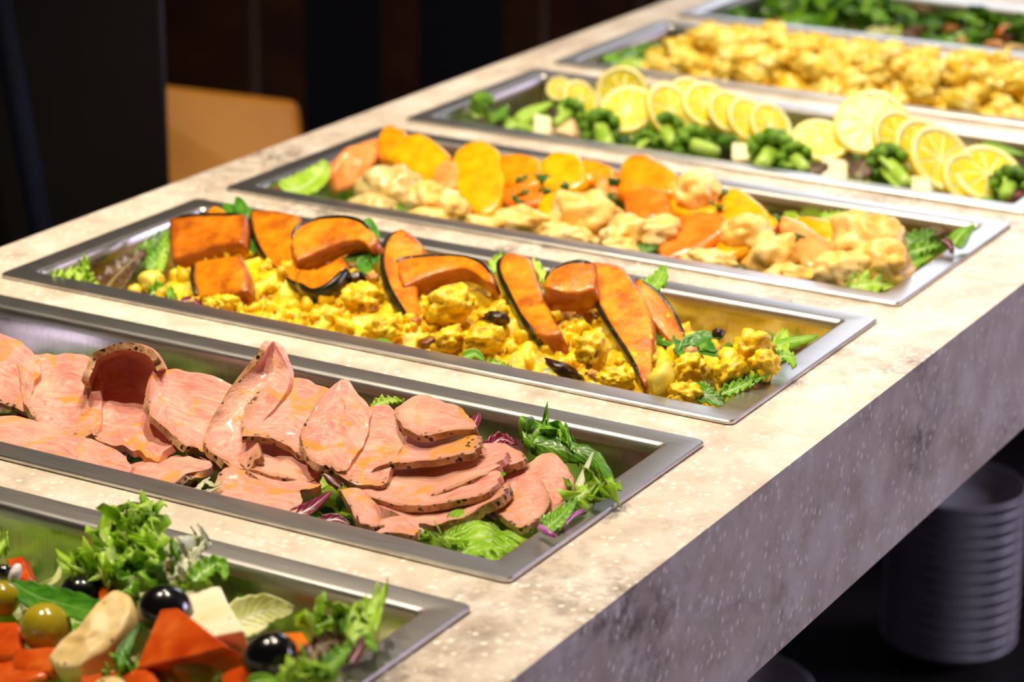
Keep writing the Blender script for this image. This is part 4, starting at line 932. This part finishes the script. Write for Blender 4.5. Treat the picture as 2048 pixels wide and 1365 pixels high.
sprig('spreading herb sprig over the end of the salad', [(1375, 728, .36), (1350, 705, .42), (1345, 680, .48)], [([(1348, 690, .46), (1320, 680, .49), (1288, 678, .5)], 22), ([(1362, 715, .4), (1390, 685, .46), (1432, 705, .42)], 20), ([(1365, 705, .42), (1400, 675, .48), (1440, 675, .49)], 14), ([(1370, 720, .38), (1360, 700, .42), (1355, 680, .47)], 10), ([(1360, 712, .4), (1382, 700, .43), (1440, 712, .41)], 16)])
GP = 'salad leaves around the roast pumpkin'
for lab, pts, w, mt, kw in (
    ('bright frilly lettuce at the far inner corner beside the steel end', [(195, 572, .3), (160, 550, .35), (105, 555, .33)], 24, 'lime', dict(ruff=.0045, jag=.5, freq=6)),
    ('upright frilly lettuce at the steel end of the pumpkin pan', [(165, 575, .29), (165, 545, .38), (172, 512, .47)], 20, 'lime', dict(ruff=.004, jag=.5, freq=5, lobes=3)),
    ('olive-green shaded leaf lying beside the steel end', [(205, 588, .26), (235, 550, .37), (290, 500, .5)], 34, 'brown', dict(ruff=.0025, jag=.2)),
    ('green leaf strip under the browned slab edge', [(300, 545, .4), (320, 510, .48), (335, 470, .57)], 18, 'green', dict(ruff=.003, jag=.3)),
    ('dark leaf behind the browned slab', [(270, 520, .46), (310, 485, .56), (345, 455, .63)], 18, 'dark', dict(ruff=.002)),
    ('pale-ribbed lettuce beside the browned slab', [(318, 545, .39), (328, 510, .48), (342, 478, .55)], 10, 'lime', dict(ruff=.002, jag=.3)),
    ('curly parsley-green piece at the near rim before the short block', [(300, 590, .22), (325, 582, .25), (352, 600, .22)], 18, 'green', dict(ruff=.0045, jag=.5, freq=6)),
    ('purple radicchio scrap at the near rim before the short block', [(360, 605, .2), (385, 602, .21), (405, 615, .18)], 9, 'radic', dict(cup=.3)),
    ('green leaf tip at the near rim below the raisin', [(925, 718, .15), (950, 710, .17), (968, 722, .16)], 13, 'green', dict(cup=.4)),
    ('light frilly scrap at the near rim below the raisin', [(968, 728, .13), (995, 728, .14), (1022, 738, .13)], 9, 'lime', dict(ruff=.003, jag=.5)),
    ('pale leaf rib beside the long raisin', [(1085, 745, .15), (1098, 745, .16), (1108, 762, .13)], 8, 'pale', dict(cup=.4)),
    ('green scrap under the crumbly salad front', [(745, 688, .14), (770, 685, .15), (790, 694, .14)], 8, 'green', dict(cup=.4)),
    ('lettuce tip behind the tilted black-rind slice', [(985, 545, .66), (995, 525, .72), (1003, 510, .76)], 14, 'lime', dict(ruff=.003, jag=.4)),
    ('green lettuce along the far side behind the tilted slice', [(1055, 520, .74), (1080, 545, .7), (1095, 575, .63)], 13, 'lime', dict(ruff=.003, jag=.4)),
    ('pointed green leaf rising above the far rim by the long band', [(1285, 588, .62), (1315, 565, .7), (1328, 532, .79)], 20, 'green', dict(ruff=.003, jag=.5, cup=.3)),
    ('smooth long leaf along the far wall at the end corner', [(1535, 700, .44), (1580, 685, .5), (1636, 672, .55)], 17, 'green', dict(cup=-.3)),
    ('upright dewy leaf behind the big rounded chunk', [(1560, 710, .42), (1562, 685, .5), (1570, 662, .58)], 17, 'lime', dict(cup=.45, ruff=.002)),
    ('round dark leaf behind the big rounded chunk', [(1520, 700, .46), (1532, 680, .52), (1545, 668, .55)], 14, 'dark', dict(cup=.2)),
    ('drooping green leaf at the short rim', [(1555, 715, .4), (1575, 715, .41), (1590, 735, .37)], 16, 'green', dict(ruff=.002)),
    ('spoon-shaped dark green leaf at the near corner', [(1375, 775, .2), (1405, 790, .17), (1450, 812, .12)], 26, 'dark', dict(cup=.3, ruff=.001, shape=.7)),
    ('curled rocket leaf along the short rim', [(1440, 790, .18), (1490, 770, .24), (1545, 745, .31)], 14, 'green', dict(cup=.4, ruff=.0025)),
    ('thin green tendril beside the golden chunk', [(1478, 765, .24), (1495, 745, .3), (1490, 722, .36)], 6, 'green', dict(cup=.4)),
    ('dark leaf between golden chunk and short rim', [(1450, 775, .22), (1480, 760, .26), (1512, 765, .26)], 14, 'dark', dict(ruff=.002)),
    ('small green leaf under the far herb sprig', [(1400, 700, .42), (1420, 690, .46), (1400, 672, .5)], 10, 'green', dict(cup=.3)),
):
    leaf(lab, pts, w, mt, group=GP, **kw)
# ================================================================ pan 4: fritters and orange segments
PAN = 4
bed(4, 'bed of green leaves under the fritters', ['green', 'lime', 'dark'], 150, -.054, -.020, size=.045, seed=12)
GF = 'pale fried fritters under the oranges'
for lab, u, v, yf, a, b, ang, mt in (
    ('glossy pale fritter at the head of the pan', 785, 385, .40, 62, 48, 10, 'dumpling'), ('pale fritter below the glossy one at the near rim', 740, 418, .25, 44, 26, 0, 'dumpling'),
    ('fritter under the first orange pair', 860, 405, .34, 42, 34, 20, 'fritter'), ('small fritter by the near rim below the orange pair', 855, 440, .22, 40, 22, -10, 'fritter'),
    ('short fritter beside the tall orange segment', 905, 420, .28, 30, 34, -30, 'fritter'), ('ring-shaped small fritter at the near rim', 880, 450, .19, 22, 16, 0, 'fritter'),
    ('rounded smooth fritter in front of the tall orange segment', 1035, 448, .28, 52, 30, -5, 'fritter'), ('low fritter along the rim below the rounded one', 975, 455, .2, 44, 18, 8, 'fritter'),
    ('big craggy fritter in the middle of the pan', 1175, 440, .40, 70, 56, 15, 'fritter'), ('craggy fritter below the big one at the rim', 1135, 478, .24, 52, 26, 8, 'fritter'), ('fritter between big craggy one and green leaf', 1250, 470, .3, 42, 36, -20, 'fritter'),
    ('small fritter by the green leaf at the rim', 1242, 500, .2, 36, 22, 10, 'fritter'), ('fritter peeking behind the red-orange segment', 1395, 385, .55, 42, 38, 20, 'fritter'), ('fritter under the two bright segments', 1420, 525, .22, 48, 24, 8, 'fritter'),
    ('upright knobbly fritter before the pink segment', 1548, 520, .30, 50, 48, 25, 'fritter'), ('fritter at the rim below the upright one', 1590, 555, .18, 50, 24, 8, 'fritter'), ('large fritter with a pointed tip at the pan end', 1735, 485, .45, 68, 56, 30, 'fritter'),
    ('rounded golden fritter at the pan end', 1765, 530, .32, 52, 44, 20, 'fritter'), ('fritter before the golden one at the rim', 1690, 545, .24, 58, 38, 12, 'fritter'), ('low fritter behind the bright pair', 1490, 470, .38, 44, 36, 0, 'fritter'), ('deep fritter under the centre oranges', 1320, 465, .35, 44, 30, 0, 'fritter')):
    lump('fritter', lab, 'fritter', u, v, yf, a * 1.12, b * 1.12, mt, GF, ang, amp=.30, sub=4, freq=1.7)
lump('fritter', 'pointed crisp tip on the end fritter', 'fritter', 1713, 445, .52, 11, 26, 'fritter', GF, 0, amp=.2)
for lab, top, bot, th, mt in (
    ('pink-orange segment at the head of the pan', [(655, 350, .50), (690, 305, .60), (755, 285, .66)], [(668, 385, .42), (710, 372, .46), (752, 330, .56)], .014, 'papaya'),
    ('upright deep yellow segment at the head of the row', [(755, 300, .60), (775, 264, .72), (815, 280, .7)], [(765, 325, .54), (800, 330, .55), (830, 320, .58)], .016, 'orange'),
    ('long yellow segment falling from the upright one', [(815, 290, .66), (850, 283, .69), (905, 325, .6)], [(770, 320, .55), (825, 350, .5), (880, 368, .47)], .016, 'yellow_orange'),
    ('small pink segment beside the tall round segment', [(870, 350, .51), (895, 330, .56), (918, 335, .55)], [(868, 378, .44), (890, 390, .43), (915, 378, .46)], .012, 'papaya'),
    ('tall round yellow segment, glistening, standing up', [(908, 345, .55), (930, 302, .66), (975, 298, .68), (1005, 330, .62)], [(915, 380, .47), (950, 425, .38), (985, 430, .38), (1010, 385, .49)], .014, 'yellow_orange'),
    ('orange segment just past the tall round one', [(1000, 325, .63), (1040, 318, .66), (1090, 335, .63)], [(1010, 375, .52), (1045, 390, .5), (1085, 380, .53)], .016, 'orange'),
    ('red-orange segment shaded under the orange ones', [(1010, 388, .47), (1050, 382, .5), (1095, 390, .49)], [(1015, 415, .41), (1050, 420, .41), (1085, 415, .43)], .012, 'red_orange'),
    ('bright segment with a chopped herb clump on it', [(1085, 340, .63), (1115, 318, .7), (1165, 325, .69)], [(1090, 385, .52), (1130, 395, .51), (1180, 372, .57)], .016, 'yellow_orange'),
    ('yellow segment lying behind the craggy fritter', [(1160, 330, .68), (1200, 335, .68), (1235, 355, .65)], [(1150, 368, .58), (1190, 372, .59), (1225, 375, .59)], .014, 'orange'),
    ('yellow segment dipping between fritters in the centre', [(1080, 410, .45), (1100, 395, .49), (1120, 400, .48)], [(1078, 445, .36), (1095, 452, .35), (1115, 440, .38)], .012, 'yellow_orange'),
    ('pink sliver behind the craggy fritter', [(1195, 368, .59), (1225, 360, .62), (1250, 372, .6)], [(1195, 388, .54), (1225, 392, .54), (1250, 392, .55)], .010, 'papaya'),
    ('large squarish orange segment at the crest', [(1245, 350, .65), (1280, 322, .74), (1330, 345, .7), (1365, 380, .62)], [(1238, 390, .54), (1275, 400, .53), (1320, 398, .55), (1350, 402, .55)], .016, 'orange'),
    ('red-orange segment under the large squarish one', [(1250, 405, .51), (1290, 388, .56), (1335, 400, .55)], [(1265, 435, .44), (1300, 455, .41), (1350, 445, .45)], .016, 'red_orange'),
    ('yellow segment between red-orange one and peeking fritter', [(1340, 405, .55), (1390, 400, .58), (1440, 402, .59)], [(1350, 435, .48), (1395, 445, .47), (1430, 440, .5)], .014, 'yellow_orange'),
    ('yellow segment standing at the crest near the end', [(1445, 415, .58), (1470, 388, .66), (1515, 415, .61), (1545, 450, .53)], [(1440, 450, .49), (1475, 468, .47), (1510, 470, .48), (1535, 462, .5)], .014, 'yellow_orange'),
    ('broad glossy red-orange segment leaning over the rim', [(1320, 500, .31), (1350, 455, .42), (1400, 437, .48), (1455, 450, .46)], [(1330, 525, .26), (1375, 522, .28), (1420, 500, .34), (1455, 470, .42)], .015, 'red_orange'),
    ('slim yellow segment beside the broad red-orange one', [(1435, 500, .35), (1480, 470, .43), (1525, 448, .5), (1555, 445, .52)], [(1442, 522, .29), (1480, 518, .31), (1520, 492, .38), (1552, 460, .48)], .014, 'yellow_orange'),
    ('pink segment draped over the upright fritter', [(1555, 445, .52), (1590, 450, .53), (1640, 480, .48), (1660, 505, .43)], [(1575, 485, .43), (1590, 520, .36), (1620, 545, .31), (1655, 530, .37)], .014, 'papaya'),
    ('long yellow segment running to the end fritter', [(1595, 448, .55), (1640, 450, .57), (1700, 468, .55), (1745, 485, .53)], [(1620, 480, .48), (1660, 500, .45), (1700, 510, .45), (1740, 508, .47)], .014, 'yellow_orange'),
    ('small yellow dab under the first segments', [(825, 370, .45), (845, 362, .48), (870, 372, .47)], [(830, 385, .42), (850, 388, .42), (870, 385, .44)], .010, 'yellow_orange')):
    segment(lab, top, bot, th, mt)
# chopped herb on the segments
GC = 'chopped herb clumps on the orange segments'
for i, (u, v, yf, lab) in enumerate(((818, 290, .72, 'on the upright head segment'), (852, 315, .64, 'on the long head segment'), (1048, 365, .575, 'on the segment past the tall round one'), (1070, 360, .6, 'between two bright segments'), (1095, 368, .6, 'at the edge of the bright centre segment'), (1045, 395, .5, 'above the red-orange shaded segment'), (1092, 392, .53, 'on the bright centre segment'), (1140, 382, .57, 'low on the bright centre segment'),
        (1046, 412, .45, 'on the red-orange shaded segment'), (1222, 400, .52, 'on the craggy fritter'), (1232, 372, .62, 'beside the pink sliver'), (1438, 425, .58, 'by the peeking fritter'), (1448, 395, .66, 'at the crest near the end'), (1545, 450, .55, 'where the slim segment ends'), (1575, 490, .46, 'on the upright fritter'), (1592, 485, .47, 'on the draped pink segment'), (1700, 505, .49, 'on the long end segment'), (1745, 495, .53, 'on the end fritter'), (1738, 515, .46, 'on the rounded golden fritter'))):
    c = P(u, v, yf - .05); k = mpp(c) * 1.7; V, F = [], []; rnd = random.Random(i)
    for q in range(5):
        d = Vector((rnd.uniform(-1, 1), rnd.uniform(-.6, .6), rnd.uniform(-.8, .8))) * 6 * k
        vv, ff, _ = leaf_data([c + d, c + d + Vector((rnd.uniform(-1, 1), -.5, rnd.uniform(.2, 1))) * 7 * k, c + d + Vector((rnd.uniform(-1, 1), -.2, rnd.uniform(.2, 1))) * 11 * k], 4.0 * k, FACE, cup=.5, nu=5, nv=6)
        s = len(V); V += vv; F += [tuple(s + x for x in w) for w in ff]
    o = mesh('herb_clump', V, F, M['parsley']); s = o.modifiers.new('thickness', 'SOLIDIFY'); s.thickness = .0008
    tag(o, 'tiny chopped herb clump ' + lab, 'herb', GC)
GQ = 'salad leaves around the fritters'
for lab, pts, w, mt, kw in (
    ('broad pale-edged lettuce leaf at the head of the fritter pan', [(570, 385, .34), (610, 372, .42), (640, 345, .5), (650, 322, .56)], 34, 'lime', dict(cup=.2, ruff=.0012)),
    ('lime lettuce strip at the near rim of the head corner', [(575, 388, .3), (620, 395, .3), (662, 405, .28)], 14, 'lime', dict(ruff=.001)),
    ('small dark green leaf at the near rim among fritters', [(1270, 508, .2), (1292, 500, .24), (1318, 495, .27)], 15, 'dark', dict(cup=.3, ruff=.002)),
    ('bright ruffled lettuce at the near end corner', [(1695, 580, .16), (1740, 570, .19), (1820, 572, .22)], 26, 'lime', dict(ruff=.004, jag=.4, freq=6)),
    ('lime leaf behind the end segments at the far wall', [(1640, 440, .66), (1675, 432, .7), (1720, 432, .72)], 14, 'lime', dict(ruff=.003, jag=.4)),
    ('dark salad leaf bundle beside the end fritter', [(1790, 505, .5), (1830, 480, .57), (1870, 462, .64)], 22, 'dark', dict(ruff=.003)),
    ('green leaf below the dark bundle at the short rim', [(1790, 520, .46), (1840, 500, .52), (1885, 490, .57)], 18, 'green', dict(ruff=.003, cup=.4)),
    ('second green leaf by the carrot strip', [(1795, 545, .4), (1830, 525, .46), (1865, 512, .5)], 16, 'green', dict(ruff=.002, cup=.4)),
    ('smooth curled green leaf standing at the far inner corner', [(1905, 490, .58), (1925, 465, .66), (1948, 450, .72)], 20, 'green', dict(cup=-.5)),
    ('dark red lettuce scrap near the curled corner leaf', [(1885, 480, .6), (1898, 490, .57), (1905, 505, .54)], 8, 'radic', dict(ruff=.003)),
    ('olive leaf behind the curled corner leaf', [(1850, 470, .64), (1880, 460, .68), (1900, 462, .7)], 14, 'brown', dict()),
):
    leaf(lab, pts, w, mt, group=GQ, **kw)
chunk('carrot_strip', 'orange carrot strip along the short rim of the fritter pan', 'carrot', [(1820, 545, .44), (1885, 508, .53), (1895, 515, .53), (1832, 556, .42)], Vector((.0, .004, -.012)), 'carrot')
lump('carrot_strip', 'yellow pepper scrap between end fritter and carrot', 'carrot', 1812, 550, .38, 18, 12, 'yellow_orange', None, 20)
# ================================================================ pan 5: lemon on broccoli
PAN = 5
bed(5, 'bed of dark leaves under the broccoli', ['green', 'dark', 'lime', 'brown'], 150, -.056, -.022, size=.045, seed=21)
for lab, u, v, yf, r, n, cut in (
    ('small lemon slice at the very head of the row', 1118, 178, .58, 26, (.25, -.75, .55), None),
    ('lemon slice turned edgewise near the head of the row', 1158, 200, .50, 42, (.75, -.35, .5), None),
    ('lemon slice standing behind its neighbour at the far wall', 1243, 185, .64, 54, (.2, -.85, .35), None),
    ('round lemon slice facing out in front of the standing one', 1254, 220, .48, 58, (.15, -.62, .75), None),
    ('lemon slice leaning steeply after the facing one', 1340, 222, .48, 62, (.80, -.25, .55), None),
    ('lemon slice half covered behind the leaning one', 1375, 195, .62, 44, (.5, -.55, .6), None),
    ('lemon slice with wide pith in the middle of the first fan', 1412, 210, .52, 52, (.6, -.5, .7), None),
    ('lemon slice overlapping at the middle of the first fan', 1455, 225, .52, 48, (.7, -.35, .6), None),
    ('lemon slice near the low end of the first fan', 1495, 240, .5, 50, (.72, -.3, .6), None),
    ('last lemon slice of the first fan above the broccoli', 1540, 252, .48, 52, (.74, -.3, .62), None),
    ('lemon slice lying low between the two fans', 1640, 282, .46, 58, (.3, -.45, .9), None),
    ('big lemon slice crowning the second fan', 1740, 245, .55, 74, (.12, -.72, .65), None),
    ('lemon slice leaning against the crowning slice', 1800, 280, .5, 66, (.72, -.38, .6), None),
    ('second leaning lemon slice after the crown', 1845, 300, .48, 70, (.74, -.36, .6), None),
    ('third leaning lemon slice near the pan end', 1880, 318, .46, 74, (.72, -.38, .62), None),
    ('end lemon slice with a wedge missing, facing the lens', 1975, 350, .43, 74, (.42, -.45, .8), (-20, 305)),
    ('lemon slice tucked under the end slice', 1940, 362, .38, 64, (.62, -.4, .7), None)):
    lemon(lab, u, v, yf, r, n, cut, spin=u * .7)
for lab, *a in (
    ('pale-stalked broccoli at the head of the pan', 965, 210, .5, 26, 985, 248, .34), ('broccoli below the edgewise lemon slice', 1200, 258, .36, 42, 1218, 295, .22), ('broccoli stalk showing at the near rim', 1290, 285, .3, 24, 1275, 300, .2), ('dark broccoli under the leaning lemon slice', 1330, 262, .42, 38, 1345, 290, .28),
    ('broccoli branching beneath the first lemon fan', 1385, 292, .3, 42, 1430, 305, .24), ('large dark broccoli at the near rim', 1545, 305, .27, 48, 1520, 335, .15), ('broccoli beside the low lemon slice', 1590, 318, .27, 36, 1610, 340, .16), ('dark broccoli under the second fan', 1775, 330, .34, 44, 1815, 370, .2), ('broccoli half hidden at the pan end', 2020, 370, .4, 40, 2010, 395, .3), ('broccoli at the far wall behind first fan', 1140, 225, .42, 30, 1110, 250, .3)):
    broccoli(lab, *a)
for lab, u, v, yf, w, h, mt in (('white potato cube near the head of the broccoli pan', 1082, 248, .34, 34, 44, 'potato'), ('peach-coloured cube beside the white potato', 1128, 245, .35, 38, 42, 'peach'), ('white potato piece under the low lemon slice', 1665, 335, .24, 54, 46, 'potato'), ('white potato piece behind the large dark broccoli', 1480, 300, .32, 36, 34, 'potato'), ('pale potato piece at the near rim of the pan', 1175, 288, .22, 34, 18, 'potato'), ('potato piece below the leaning slices', 1840, 365, .22, 40, 34, 'potato'), ('whitish potato piece at the rim by broccoli branch', 1470, 330, .18, 36, 20, 'potato')):
    c = [(u - w / 2, v - h / 2, yf + .08), (u + w / 2, v - h / 2 + 4, yf + .08), (u + w / 2, v + h / 2 + 2, yf - .08), (u - w / 2, v + h / 2 - 2, yf - .08)]
    chunk('potato_piece', lab, 'potato', c, Vector((0, .014, -.012)), mt, 'pale cubes among the broccoli', .2, .0008)
GL = 'salad leaves in the lemon pan'
for lab, pts, w, mt, kw in (
    ('bright leaf standing at the head of the lemon pan', [(950, 235, .38), (960, 215, .45), (948, 192, .53)], 14, 'lime', dict(ruff=.002)), ('smooth green leaf beside the head broccoli', [(985, 235, .4), (1005, 222, .46), (1015, 210, .5)], 14, 'dark', dict(cup=-.3)),
    ('lime leaf stalk reaching up to the first lemon', [(1035, 245, .38), (1065, 225, .45), (1105, 205, .53)], 16, 'lime', dict(cup=.3)), ('frilly lime leaf under the lime stalk', [(1010, 255, .3), (1040, 250, .33), (1070, 262, .3)], 14, 'lime', dict(ruff=.004, jag=.4)),
    ('tall upright green leaf over the large broccoli', [(1535, 320, .25), (1515, 285, .36), (1520, 252, .46)], 24, 'green', dict(cup=-.4)), ('brown lettuce beside the white potato piece', [(1710, 355, .2), (1725, 335, .26), (1735, 315, .33)], 24, 'brown', dict(ruff=.003)), ('olive lettuce under the low lemon slice', [(1600, 350, .15), (1630, 340, .19), (1655, 330, .24)], 18, 'brown', dict(ruff=.003)),
    ('green stem leaf below the second fan', [(1800, 375, .18), (1775, 350, .26), (1760, 335, .3)], 10, 'lime', dict(cup=.3)), ('dark red lettuce scrap at the end of the lemon pan', [(2005, 400, .3), (2025, 392, .34), (2046, 385, .38)], 14, 'radic', dict()), ('dark green leaf under the end lemon slice', [(1995, 385, .35), (2020, 365, .42), (2050, 355, .46)], 22, 'dark', dict()),
    ('green leaf behind the end lemon slice', [(1960, 290, .75), (2000, 300, .73), (2050, 310, .72)], 14, 'green', dict())):
    leaf(lab, pts, w, mt, group=GL, **kw)

# ================================================================ pan 6: yellow chunks
PAN = 6
bed(6, 'bed of green leaves under the yellow chunks', ['green', 'dark', 'lime'], 110, -.056, -.026, size=.045, seed=31)
mound('curried_salad', 'creamy yellow curried salad filling the pan under the chunks', 6, .045, .500, -.022, .010, -.030, 'curry', 150, .008, 8)
rnd = random.Random(6); prot = []
for i in range(10):
    V, F = blob_data((0, 0, 0), (.0150, .0105, .0095), .58, 2.3, 3, seed=i * 3.3)
    prot.append(mesh('yellow_chunk', V, F, M['curry'], center=False))
used = set(); k = 0
for i in range(210):
    x = .055 + .445 * rnd.random(); t = rnd.random()
    z = -.016 + .034 * math.sin(math.pi * min(1, t * 1.25) ** .8 if t < .8 else math.pi * .98) if t < .9 else -.01
    z = -.018 + .036 * math.sin(math.pi * (.08 + .84 * t)); e = min(1, (x - .03) / .07); z = -.03 + (z + .03) * e
    p = Vector((x, yof(.17 + .66 * t), TOP + z + rnd.uniform(-.003, .005)))
    o = prot[i % 10]
    if i >= 10: o = o.copy(); COL.objects.link(o)
    s = rnd.uniform(.7, 1.15)
    o.location = p; o.rotation_euler = (rnd.uniform(-.6, .6), rnd.uniform(-.6, .6), rnd.uniform(0, 6.28)); o.scale = (s, s, s)
    tag(o, 'soft yellow curried chunk ' + ('beside the green lettuce at the pan head' if x < .15 else 'along the near rim of its pan' if t < .3 else 'against the far wall of its pan' if t > .7 else 'on the crest of the heap') + (', towards the apron side' if x > .33 else ''), 'salad chunk', 'chunks of yellow curried salad')
for lab, pts, w, mt in (('green lettuce clump at the head of the yellow pan', [(1225, 132, .3), (1260, 122, .4), (1300, 108, .5)], 30, 'green'), ('light green leaf beside the lettuce clump', [(1240, 135, .28), (1280, 130, .33), (1320, 120, .42)], 20, 'lime'), ('dark leaf behind the lettuce clump', [(1245, 118, .46), (1290, 98, .56), (1340, 90, .62)], 18, 'dark'),
    ('green leaf bit at the near rim in the yellow pan', [(1650, 178, .2), (1680, 175, .23), (1710, 185, .22)], 14, 'green'), ('green leaf bit beside yellow chunks at the frame edge', [(2000, 195, .36), (2020, 185, .4), (2030, 205, .36)], 14, 'green'), ('small green bit on the yellow heap', [(1545, 135, .4), (1560, 130, .43), (1575, 135, .42)], 8, 'green')):
    leaf(lab, pts, w, mt, group='green bits in the yellow pan', ruff=.003, jag=.3)

# ================================================================ pan 7: dark leaf salad
PAN = 7
bed(7, 'bed of dark leaves filling the farthest pan', ['dark', 'green', 'dark', 'brown'], 220, -.050, -.012, x0=.03, x1=.5, size=.045, seed=41)
rnd = random.Random(17); pl = []
for i in range(8):
    V, F, UV = leaf_data([Vector((-.02, 0, 0)), Vector((0, 0, .006)), Vector((.022, 0, 0))], .011, Vector((0, 0, 1)), cup=.3, ruff=.003, jag=.3, nu=9, nv=14)
    o = mesh('dark_salad_leaf', V, F, M['dark' if i % 4 else 'green'], uv=UV, center=False); s = o.modifiers.new('thickness', 'SOLIDIFY'); s.thickness = .0006; pl.append(o)
for i in range(80):
    o = pl[i % 8]
    if i >= 8: o = o.copy(); COL.objects.link(o)
    t = rnd.random(); x = .055 + .42 * rnd.random()
    o.location = (x, yof(.22 + .56 * t), TOP - .016 + .022 * math.sin(math.pi * t) + rnd.uniform(-.004, .004))
    o.rotation_euler = (rnd.uniform(-.8, .8), rnd.uniform(-.6, .6), rnd.uniform(0, 6.28)); s = rnd.uniform(.7, 1.1); o.scale = (s, s, s)
    tag(o, 'small dark leaf in the farthest pan, ' + ('along the near rim' if t < .33 else 'at the far wall' if t > .67 else 'on the crest') + (' by the pan head' if x < .2 else ''), 'salad leaf', 'dark leaves in the farthest pan')
for lab, u, v, yf, a, b, mt in (('golden crouton near the head of the leaf salad', 1565, 32, .38, 18, 12, 'nut'), ('golden crouton beside the first one', 1545, 40, .32, 22, 8, 'nut'), ('golden crouton at the far side', 1700, 32, .5, 26, 12, 'nut'), ('amber crouton in the middle of the leaf salad', 1780, 18, .7, 24, 12, 'nut'), ('golden crouton towards the frame edge', 1900, 58, .42, 22, 12, 'nut'), ('small tan crouton at the near rim', 1925, 85, .22, 12, 9, 'nut'),
        ('red tomato bit in the leaf salad', 2005, 72, .38, 16, 12, 'tomato'), ('tan crouton beside the red tomato bit', 2015, 62, .45, 18, 14, 'nut'), ('tan crouton below the red tomato bit', 1990, 92, .24, 20, 12, 'nut'), ('golden crouton at the frame edge', 2030, 100, .22, 22, 12, 'chicken')):
    lump('crouton' if mt != 'tomato' else 'tomato_bit', lab, 'crouton' if mt != 'tomato' else 'tomato', u, v, yf, a, b, mt, 'bits in the leaf salad', 10, amp=.3)
leaf('pale lettuce rib at the near rim of the leaf salad', [(1735, 75, .2), (1765, 62, .27), (1805, 70, .26)], 16, 'pale', ruff=.001, group='pale leaves in the leaf salad')
leaf('yellow-green leaf standing by the pale rib', [(1790, 78, .22), (1795, 60, .32), (1800, 50, .38)], 10, 'lime', ruff=.001, group='pale leaves in the leaf salad')
